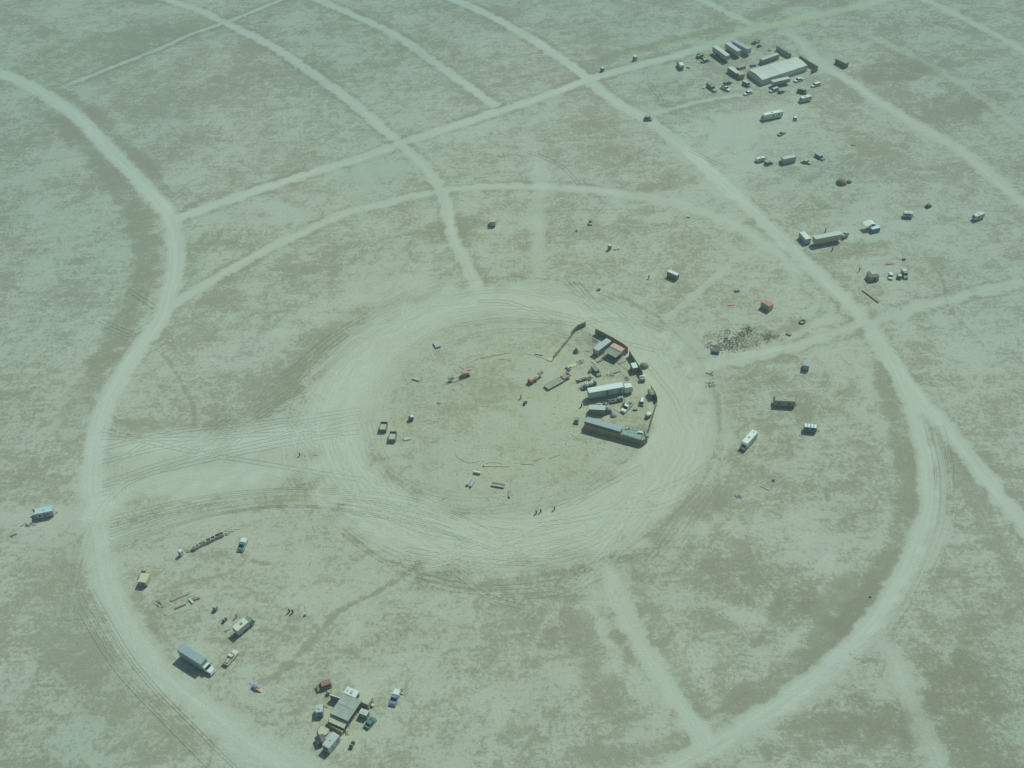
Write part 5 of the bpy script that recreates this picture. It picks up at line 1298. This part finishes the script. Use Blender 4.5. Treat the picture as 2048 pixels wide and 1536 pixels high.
# ================================================================== right of the ring
q, a, L = axis('H', (628, 178), (690, 212), 2.6)
container('shipping_container', 'short container with a pink red roof standing alone right of the ring', q, a, L + .6, 2.3, 2.6, 'c_tan', 'redbrown')
slab('canvas_heap', 'orange canvas lying left of the pink red roofed container', 'canvas', 'H', (322, 215), (382, 210), .8, .25, 'orange')
slab('crate', 'small dark crate above the orange canvas', 'crate', 'H', (383, 100), (417, 92), 1.1, .7, 'darkgrey')
q = pt('H', 957, 362); t = thing('tyre', 'large black tyre ring lying right of the pink red roofed container', 'tyre', q, .6)
rg = [(1.15 * math.cos(k * 6.2832 / 20), .85 * math.sin(k * 6.2832 / 20), .3) for k in range(21)]
obj('tread', MB().tube(rg, .3, 8), 'rubber', t); obj('hub', MB().cyl((0, 0, .02), (0, 0, .1), .5, 14), 'lightgrey', t)
# the scrap field: uncountable
c0 = pt('Z3', 640, 330)
t = thing('debris_field', 'wide field of dark scrap and brush beside the right hand track', 'debris', c0); t['kind'] = 'stuff'
R_ = random.Random(71)
hubs = [(x, y, r, w) for x, y, r, w in [(140, 400, 60, .5), (240, 470, 90, 1), (130, 260, 60, .4), (290, 260, 70, .6), (330, 460, 80, 1), (400, 340, 90, .9), (450, 190, 90, .7), (480, 450, 80, .9), (540, 370, 90, 1.1), (600, 470, 80, .9),
        (680, 310, 90, 1.3), (700, 250, 60, 1), (830, 190, 80, 1.3), (790, 130, 60, .6), (900, 290, 90, .6), (850, 430, 90, .6), (980, 400, 60, .6), (1060, 260, 50, .4), (1150, 310, 70, 1), (1200, 260, 60, .7), (1290, 290, 50, .5), (740, 460, 80, .7), (930, 130, 60, .3)]]
for ci, col in enumerate(['olive', 'tarpgrey', 'wood', 'tan']):
    mb = MB()
    for i in range(480):
        hx, hy, hr, hw = R_.choice(hubs)
        x, y = pt('Z3', hx + R_.gauss(0, hr * .7), hy + R_.gauss(0, hr * .5)); x -= c0[0]; y -= c0[1]
        l = R_.uniform(.12, .55) * hw; top = R_.uniform(.08, .5) * hw
        if R_.random() < .35: a_ = R_.uniform(0, 6.28); mb.cyl((x, y, top * .5), (x + l * 1.3 * math.cos(a_), y + l * 1.3 * math.sin(a_), top), .05, 5)
        else: mb.dome(x, y, 0, l * .6, l * .45, top, 6, 2, .35, i)
    obj(['scrap', 'brush', 'rubble', 'boards'][ci], mb, col, t)
mb = MB()
for hx, hy in ((725, 420), (350, 405), (800, 145), (1000, 240), (560, 300)):
    x, y = pt('Z3', hx, hy); mb.box(x - c0[0] - .2, x - c0[0] + .2, y - c0[1] - .2, y - c0[1] + .2, .5, .9)
obj('white_scraps', mb, 'white', t)
heap('scrap_heap', 'upper of two small dark heaps below the right hand track', 'scrap heap', 'Z3', 190, 920, 1.4, .9, 20, ['grey', 'darkgrey'], 72, .6)
heap('scrap_heap', 'lower of two small dark heaps below the right hand track, with a white scrap', 'scrap heap', 'Z3', 190, 1090, 1.9, 1.6, 36, ['grey', 'darkgrey', 'grey', 'offwhite'], 73, .8)
q, a, L = axis('Z3', (205, 525), (330, 545), .6)
t = thing('dumpster', 'low black bin at the left corner of the scrap field', 'dumpster', q, a); obj('walls', MB().box(-1.3, 1.3, -.65, .65, .1, 1.0, -.1, 0), 'darkgrey', t, .03); obj('lid', MB().box(-1.4, 1.4, -.7, .7, 1.0, 1.07), 'black', t)
slab('crate', 'dark low crate right of the scrap field', 'crate', 'Z3', (1470, 235), (1555, 265), 1.1, .5, 'tarpgrey')
q, a, L = axis('H', (968, 728), (1000, 700), 2.5)
container('storage_box', 'small purple grey storage box right of the ring below the track', pt('H', 988, 752), 1.25, 3.0, 2.1, 2.4, 'c_grey', 'bluegrey', 'storage container')
q, a, L = axis('H', (718, 1012), (900, 1022), 2.6)
t = camper('travel_trailer', 'long green grey trailer with a rounded roof right of the ring', q, a, L, 2.4, 2.8, 'olive', 'grey', rounded=.6)
obj('ladder', MB().cyl((-L / 2 - .1, .8, .5), (-L / 2 - .1, .8, 3.0), .04).cyl((-L / 2 - .1, 1.1, .5), (-L / 2 - .1, 1.1, 3.0), .04), 'darkgrey', t)
q, a, L = axis('H', (975, 1238), (1085, 1250), 2.3)
t = camper('travel_trailer', 'dark blue trailer with a white striped roof right of the motorhome', q, a, L, 1.9, 2.3, 'blue', 'darkgrey', rounded=.1)
for k in range(4): obj('roof_panel', MB().box(-L / 2 + .1 + k * L / 4, -L / 2 + (k + .8) * L / 4, -.85, .85, 2.32, 2.38), 'white', t)
q, a, L = axis('H', (550, 1300), (455, 1405), 2.4)
motorhome('motorhome', 'white motorhome with a dark roof vent right of the ring', q, a, L + .8, 2.3, 2.9, 'white', 'tan')
heap('motorbike', 'blue grey toppled motorbike on the plain right of the ring', 'motorbike', 'L', 478, 450, .9, .5, 16, ['bluegrey', 'darkgrey'], 81, .8, long_=1.0)
rod('pole', 'long white pole lying on the plain right of the ring', 'pole', 'L', [(668, 346), (765, 392)], .08, 'lightgrey', .1)
slab('box', 'tiny black box above the long white pole', 'box', 'L', (790, 290), (810, 300), .6, .5, 'black')
slab('box', 'tiny black box near the right hand ring road', 'box', 'L', (1718, 1411), (1738, 1413), .4, .4, 'black')

# ================================================================== above the ring
q, a, L = axis('I', (135, 110), (185, 115), 2.4)
camper('travel_trailer', 'tan trailer with a white roof above the ring', pt('I', 158, 170), 1.45, 3.6, 2.4, 2.5, 'tan', 'grey', rounded=.12)
q, a, L = axis('I', (1012, 115), (1002, 175), .8)
buggy('cart', 'dark cart with a white side above the ring', 'utility cart', q, a, 3.2, 1.5, 'lightgrey', 'darkgrey', 1.4)
slab('crate', 'tiny black crate left of and below the dark cart with a white side', 'crate', 'I', (878, 228), (892, 226), .6, .5, 'black')
booth('portable_toilet', 'dark sided portable toilet with a white roof above the ring', pt('I', 1172, 388), .8, 'darkgrey')
for i, (x, y) in enumerate(((1220, 388), (1252, 385))):
    o = obj('water_barrel', MB().cyl((0, 0, 0), (0, 0, .6), .42, 12), 'cream'); q = pt('I', x, y); o.location = (q[0], q[1], 0); tag(o, f'{"left" if i == 0 else "right"} of two cream barrels beside the dark sided portable toilet', 'barrel', 'cream barrels')
q, a, L = axis('I', (1690, 572), (1765, 605), 2.5)
container('shipping_container', 'dark green container with a narrow white roof above the right of the ring', q, a, L + .5, 1.6, 2.5, 'c_green', 'white')
person('person in dark clothes left of the dark green container', 'I', 1515, 640, .5, 'black', 'jean')
o = obj('cable_drum', MB().cyl((-.45, 0, .6), (.45, 0, .6), .35, 14).cyl((-.5, 0, .6), (-.42, 0, .6), .6, 14).cyl((.42, 0, .6), (.5, 0, .6), .6, 14), 'grey'); q = pt('I', 1080, 740); o.location = (q[0], q[1], .02); tag(o, 'grey cable drum at the top of the ring road', 'cable drum')
slab('crate', 'small grey crate at the far right end of the upper arc track', 'crate', 'I', (1848, 105), (1875, 108), .9, .5, 'grey')
slab('plank', 'short white plank above the upper arc track', 'plank', 'N', (1287, 382), (1294, 384), .4, .15, 'offwhite')
car('car', 'dusty dark car parked on the straight road above the ring', 'car', pt('K', 1197, 1225), -.35, 3.9, 2.2, 1.7, 'tarpgrey', 'hatch')
q = pt('K', 447, 430); booth('portable_toilet', 'dark sided booth with a white top nearest the road crossing', q, .7, 'green', 1.5, 2.1, 'white')
q = pt('K', 982, 248); booth('portable_toilet', 'olive booth with a white top between the road crossing and the top right camp', q, .7, 'olive', 1.7, 2.3, 'white')

# ================================================================== camp at the top right
for i, (p, q_, lab, cl) in enumerate((((500, 540), (955, 870), 'leftmost of three long pale trailers parked side by side', 'offwhite'), ((925, 430), (1345, 712), 'middle one of three long pale trailers parked side by side', 'lightgrey'), ((1160, 360), (1690, 640), 'rightmost of three long trailers, with a green tinted roof', 'bluegrey'))):
    q, a, L = axis('V', p, q_, 3.7)
    t = box_trailer('semi_trailer', lab, q, a, L, 2.5, 3.7, 'grey', cl)
    t['group'] = 'semi trailers parked side by side'
q, a, L = axis('V', (470, 830), (660, 960), .7)
pickup('pickup_truck', 'dark pickup truck with white patches beside the leftmost long trailer', q, a, 5.2, 1.95, 'darkgrey', None, 'white')
bpy.data.objects
q, a, L = axis('V', (-60, 830), (140, 930), .8); car('car', 'dark green car left of the long trailers, the upper left one', 'car', q, a, 4.8, 1.9, 1.6, 'green', 'suv')
q, a, L = axis('V', (80, 1060), (290, 1000), .8); car('car', 'dark green car with a grey roof left of the long trailers, the lower right one', 'car', q, a, 4.6, 1.9, 1.5, 'green', 'sedan', 'grey')
q, a, L = axis('V', (20, 900), (90, 960), .8); car('car', 'dark car wedged between the two dark green cars', 'car', pt('B', 305, 335), .5, 4.0, 1.8, 1.4, 'darkgrey', 'hatch')
q, a, L = axis('B', (835, 185), (915, 150), 1.0)
t = buggy('tractor', 'dark green tractor with a raised bucket above the long trailers', 'tractor', q, a, 4.2, 2.1, 'green', 'teal', 2.3); obj('bucket', MB().prof([(2.3, .4), (3.0, .3), (3.0, .4), (2.4, .9)], -.9, .9), 'darkgrey', t)
buggy('cart', 'small dark cart below the dark green tractor', 'utility cart', pt('B', 912, 222), .5, 2.4, 1.5, 'darkgrey', 'darkgrey', 1.4)
heap('scrap_heap', 'small red brown heap above the white marquee', 'scrap heap', 'B', 1015, 262, 1.5, 1.0, 16, ['rust', 'wood'], 91, .6)
# marquee
P4 = [pt('B', *p, 3.0) for p in ((945, 562), (808, 460), (1292, 325), (1408, 412))]
ctr = (sum(p[0] for p in P4) / 4, sum(p[1] for p in P4) / 4)
t = thing('marquee', 'large flat white marquee tent in the top right camp', 'marquee', ctr)
Q4 = [(p[0] - ctr[0], p[1] - ctr[1]) for p in P4]
def mq(u, v): return tuple((1 - v) * ((1 - u) * Q4[0][k] + u * Q4[3][k]) + v * ((1 - u) * Q4[1][k] + u * Q4[2][k]) for k in (0, 1))
for i in range(5):
    obj('roof_panel', MB().sheet(lambda u, v, i=i: (*mq((i + .006 + u * .988) / 5, v), 3.0 + .45 * (1 - abs(2 * v - 1)) - .06 * math.sin(math.pi * u)), 4, 8, .04), 'offwhite' if i != 1 else 'lightgrey', t)
for e0, e1 in (((0, 0), (1, 0)), ((0, 1), (1, 1)), ((0, 0), (0, 1)), ((1, 0), (1, 1))):
    a0, a1 = mq(*e0), mq(*e1); d = Vector((a1[0] - a0[0], a1[1] - a0[1])).normalized(); n_ = (-d.y * .03, d.x * .03)
    mb = MB(); mb.v = [(a0[0] + n_[0], a0[1] + n_[1], .05), (a1[0] + n_[0], a1[1] + n_[1], .05), (a1[0] + n_[0], a1[1] + n_[1], 2.9), (a0[0] + n_[0], a0[1] + n_[1], 2.9), (a0[0] - n_[0], a0[1] - n_[1], .05), (a1[0] - n_[0], a1[1] - n_[1], .05), (a1[0] - n_[0], a1[1] - n_[1], 2.9), (a0[0] - n_[0], a0[1] - n_[1], 2.9)]
    mb.f = [(0, 1, 2, 3), (7, 6, 5, 4), (0, 4, 5, 1), (3, 2, 6, 7), (0, 3, 7, 4), (1, 5, 6, 2)]
    obj('wall', mb, 'cream', t)
for i in range(6):
    for v in (0, 1): x, y = mq(i / 5, v); obj('pole', MB().cyl((x, y, 0), (x, y, 3.0), .07, 6), 'metal', t)
q, a, L = axis('B', (935, 350), (1105, 290), 2.6); container('shipping_container', 'pale green grey container right behind the white marquee', q, a, L, 2.4, 2.6, 'c_grey', 'lightgrey')
fence_run('fence', 'tan cloth fence right of the container behind the marquee', 'B', [(1085, 260), (1150, 300), (1235, 345)], 2.6, 'tan')
fence_run('fence', 'black shaded fence round the right end of the white marquee', 'B', [(1320, 355), (1420, 420), (1510, 470), (1440, 500)], 2.4, 'darkwood')
q, a, L = axis('B', (610, 428), (700, 490), 2.5); container('shipping_container', 'cream roofed container left of the white marquee', q, a, L, 2.3, 2.5, 'c_green', 'cream')
t = container('shed', 'tan topped box at the end of the cream roofed container', pt('B', 722, 545), .3, 2.6, 2.6, 2.6, 'c_tan', 'tan', 'shed')
slab('crate', 'dark olive crate above the tan topped box', 'crate', 'B', (690, 455), (765, 435), 2.0, 1.3, 'olive')
slab('crate', 'small blue crate at the upper left corner of the marquee', 'crate', 'B', (825, 425), (875, 415), 1.6, 1.0, 'blue')
slab('equipment_case', 'dark case against the left end of the marquee', 'case', 'B', (800, 500), (850, 535), 1.6, 1.3, 'green')
q, a, L = axis('B', (745, 580), (820, 620), 1.0); car('van', 'teal van with a pale rear left of the near corner of the marquee', 'van', q, a, 4.4, 1.9, 1.9, 'teal', 'van', 'lightgrey')
q, a, L = axis('B', (1045, 578), (1220, 540), 2.9); box_trailer('semi_trailer', 'tan grey trailer parked along the near side of the marquee', q, a, L, 2.4, 3.0, 'olive', 'lightgrey')
for (p, q_, lab, cl, st) in (((755, 708), (845, 675), 'white striped car below the marquee, on the thin track', 'white', 'sedan'), ((1275, 572), (1360, 545), 'white car between the marquee and the fence, the upper of two', 'white', 'sedan'), ((1445, 625), (1540, 595), 'white long car right of the marquee, the lower of two', 'white', 'suv'),
                         ((1012, 680), (1115, 645), 'grey white car in front of the tan grey trailer', 'lightgrey', 'suv')):
    q, a, L = axis('B', p, q_, .7); car('car', lab, 'car', q, a + math.pi, min(L, 5), 1.9, 1.5, cl, st)
car('car', 'small dark green car right of the grey white car', 'car', pt('B', 1138, 692), .5, 3.6, 1.7, 1.3, 'green', 'hatch')
q, a, L = axis('B', (1315, 665), (1395, 685), .9); car('van', 'dark green van behind the white roofed motorhome', 'van', q, a, 4.6, 2.0, 1.9, 'green', 'van')
q, a, L = axis('B', (1330, 745), (1440, 718), 2.5); motorhome('motorhome', 'teal sided motorhome with a white roof below the marquee', q, a + math.pi, L + .3, 2.2, 2.5, 'white', 'teal')
q, a, L = axis('B', (385, 600), (470, 670), 1.0); t = pickup('pickup_truck', 'olive truck with a green hood left of the marquee', q, a, L, 2.0, 'olive', 'green')
slab('crate', 'yellow crate left of the olive truck', 'crate', 'B', (340, 655), (370, 635), .8, .6, 'yellow')
q, a, L = axis('B', (520, 640), (560, 600), 1.0); car('car', 'black car beside the white and black pickup left of the marquee', 'car', pt('B', 590, 605), .5, 4.4, 1.9, 1.6, 'darkgrey', 'suv')
q, a, L = axis('B', (530, 625), (610, 665), .8); pickup('pickup_truck', 'white and black pickup left of the marquee', q, a, L, 1.9, 'white', None, 'black')
t = cargo_truck('box_truck', 'white truck standing alone left of the long trailers', 'box truck', pt('B', 105, 435), 1.75, 5.6, 2.0, 2.5, 'white', 'darkgrey', 2.2, 'white', hood=False)
slab('barrier', 'orange barrier right of the lone white truck', 'barrier', 'B', (168, 438), (205, 446), .5, .7, 'orange')
q, a, L = axis('B', (1710, 338), (1815, 390), 2.4); container('shipping_container', 'yellow green container alone right of the marquee', q, a, L, 2.2, 2.5, 'c_green', 'olive')

# ================================================================== scattered camp on the right
q, a, L = axis('F', (345, 245), (515, 208), 3.2); motorhome('bus', 'long white bus below the top right camp', q, a + math.pi, L + 2.0, 2.4, 3.0, 'white', 'grey'); 
q = pt('F', 668, 300); car('car', 'small bright white car right of the long white bus', 'car', q, 1.3, 3.4, 1.7, 1.4, 'white', 'hatch')
q, a, L = axis('F', (490, 460), (570, 415), .8); buggy('jeep', 'open brown jeep below the long white bus', 'jeep', q, a, 4.2, 1.9, 'wood', 'tan', 1.6)
q, a, L = axis('F', (268, 712), (355, 695), 1.2); camper('travel_trailer', 'small white roofed trailer at the left end of the row of vehicles', q, a, L, 1.9, 1.8, 'white', 'grey', rounded=.3)
q, a, L = axis('F', (360, 755), (435, 735), .7); car('car', 'dark car right of the small white roofed trailer', 'car', q, a, 4.0, 1.8, 1.4, 'tarpgrey', 'hatch')
q, a, L = axis('F', (540, 700), (665, 672), 2.6); container('shipping_container', 'pale container in the middle of the row of vehicles', q, a, L, 2.3, 2.7, 'c_pale', 'offwhite')
q, a, L = axis('F', (505, 742), (545, 735), .5); slab('crate', 'low dark crate at the left end of the pale container', 'crate', 'F', (505, 742), (540, 736), 1.2, .8, 'darkgrey')
q, a, L = axis('F', (740, 725), (820, 742), .6); car('car', 'dusty tan car right of the pale container', 'car', q, a, 4.2, 1.9, 1.3, 'tan', 'sedan')
q, a, L = axis('F', (880, 655), (960, 705), .8); car('car', 'teal green car at the right end of the row of vehicles', 'car', q, a, 4.9, 1.9, 1.5, 'teal', 'suv', 'bluegrey')
dome_tent('dome_tent', 'big brown grey dome tent right of the straight road', pt('F', 1142, 955), .4, 2.4, 2.3, 2.3, 'browncloth')
dome_tent('dome_tent', 'small dark green dome tent touching the big brown grey dome', pt('F', 1220, 945), .8, 1.3, 1.1, 1.2, 'green')
heap('scrap_heap', 'tiny dark heap above the dome tents', 'scrap heap', 'F', 1250, 568, .8, .4, 8, ['darkgrey'], 95, .5)
rod('pole', 'small dark pole left of the white canopy tent, near the upper edge of the camp', 'pole', 'G', [(140, 180), (195, 135)], .1)
q, a, L = axis('G', (205, 388), (265, 455), 2.6); container('storage_box', 'white box trailer at the left of the long tan trailer', q, a, L, 2.3, 2.6, 'c_pale', 'white', 'storage container')
q, a, L = axis('G', (320, 445), (568, 398), 3.6); box_trailer('semi_trailer', 'long tan sided trailer beside the straight road', q, a, L, 2.5, 3.7, 'tan', 'lightgrey')
t = cargo_truck('truck_tractor', 'small yellow truck cab at the right end of the long tan trailer', 'truck', pt('G', 598, 440), .5, 2.8, 1.8, 1.7, 'yellow', 'offwhite', 1.6, 'tan', hood=False)
person('person behind the middle of the long tan trailer', 'G', 424, 388, .4, 'black', 'jean')
person('person in dark clothes on the dirt below the long tan trailer', 'G', 487, 562, 1.4, 'black', 'black')
person('person in dark clothes left of the brown hut', 'G', 738, 752, 2.4, 'black', 'black')
# white canopy with two roof planes
q, a, L = axis('G', (770, 320), (930, 350), 2.5)
t = thing('canopy_tent', 'bright white canopy tent with a lower side wing', 'canopy', pt('G', 850, 370), .28)
obj('canopy', MB().prof([(-2.9, 2.5), (0, 3.0), (1.6, 2.3), (1.6, 2.26), (0, 2.95), (-2.9, 2.45)], -.2, 2.9), 'white', t)
obj('side_wing', MB().prof([(-1.2, 1.9), (2.6, 1.9), (2.6, 1.84), (-1.2, 1.84)], -2.2, -.25), 'lightblue', t)
obj('side_cloth', MB().box(1.5, 1.55, -.2, 2.8, .1, 2.2), 'blue', t); obj('side_cloth', MB().box(-1.2, 2.55, -2.2, -2.15, .1, 1.8), 'blue', t)
for x, y, z_ in ((-2.8, -.1, 2.45), (-2.8, 2.8, 2.45), (1.5, 2.8, 2.3), (2.5, -2.1, 1.85), (-1.1, -2.1, 1.85)): obj('pole', MB().cyl((x, y, 0), (x, y, z_), .05, 6), 'metal', t)
q, a, L = axis('G', (1152, 205), (1240, 212), 2.2); camper('travel_trailer', 'small white trailer right of the white canopy tent', q, a, L, 2.0, 2.3, 'offwhite', 'teal', rounded=.2)
buggy('cart', 'black cart above and right of the small white trailer', 'utility cart', pt('G', 1378, 158), .4, 2.6, 1.6, 'black', 'black', 1.4)
q, a, L = axis('G', (1810, 240), (1895, 208), 2.3); camper('travel_trailer', 'white trailer at the far right edge of the scattered camp', q, a + math.pi, L, 2.1, 2.4, 'offwhite', 'teal', rounded=.3)
q = pt('G', 858, 825); t = thing('hut', 'square brown hut with a flat topped roof beside the straight road', 'hut', q, .15)
obj('walls', MB().box(-1.9, 1.9, -1.7, 1.7, 0, 2.1, .1, .1), 'olive', t); obj('roof', MB().box(-2.0, 2.0, -1.8, 1.8, 2.1, 3.1, .9, .8), 'tan', t); obj('door', MB().box(-.4, .4, -1.73, -1.68, .05, 1.8), 'black', t); obj('side_board', MB().box(2.0, 2.08, -1.2, .2, .1, 1.9), 'white', t)
q, a, L = axis('G', (1035, 770), (1028, 820), .8); car('car', 'white and black striped car right of the brown hut', 'car', q, a, 3.9, 1.7, 1.4, 'white', 'sedan')
car('car', 'dark car left of the white topped truck, right of the striped car', 'car', pt('G', 1110, 812), 1.2, 3.4, 1.8, 1.4, 'tarpgrey', 'hatch', 'grey')
q, a, L = axis('G', (1150, 750), (1175, 815), .8); pickup('pickup_truck', 'dark pickup with a pale cap, rightmost of the vehicles by the hut', q, a, L + .4, 1.9, 'green', 'lightgrey')
slab('canvas_heap', 'red canvas lying above the striped car', 'canvas', 'G', (985, 695), (1055, 685), .7, .3, 'redbrown')
slab('crate', 'small dark crate with a pale lid above the red canvas', 'crate', 'G', (1140, 650), (1165, 645), .9, .7, 'darkgrey')
rod('log', 'long purple brown beam lying below the brown hut', 'beam', 'G', [(765, 940), (840, 995), (915, 1052)], .22, 'maroon', .22)

# ------------------------------------------------------------------ the dusty air
m = bpy.data.materials.new('dusty_air'); m.use_nodes = True; nt = m.node_tree; nt.nodes.clear()
out_ = nt.nodes.new('ShaderNodeOutputMaterial'); pv = nt.nodes.new('ShaderNodeVolumePrincipled')
pv.inputs['Color'].default_value = (.80, .90, .95, 1); pv.inputs['Density'].default_value = 0.00018
nt.links.new(pv.outputs[0], out_.inputs['Volume'])
hz = obj('haze', MB().box(-9500, 9500, -4500, 12500, -1, H + 4), m); hz['kind'] = 'stuff'
hz['label'] = 'thin dusty air over the whole playa'; hz['category'] = 'haze'
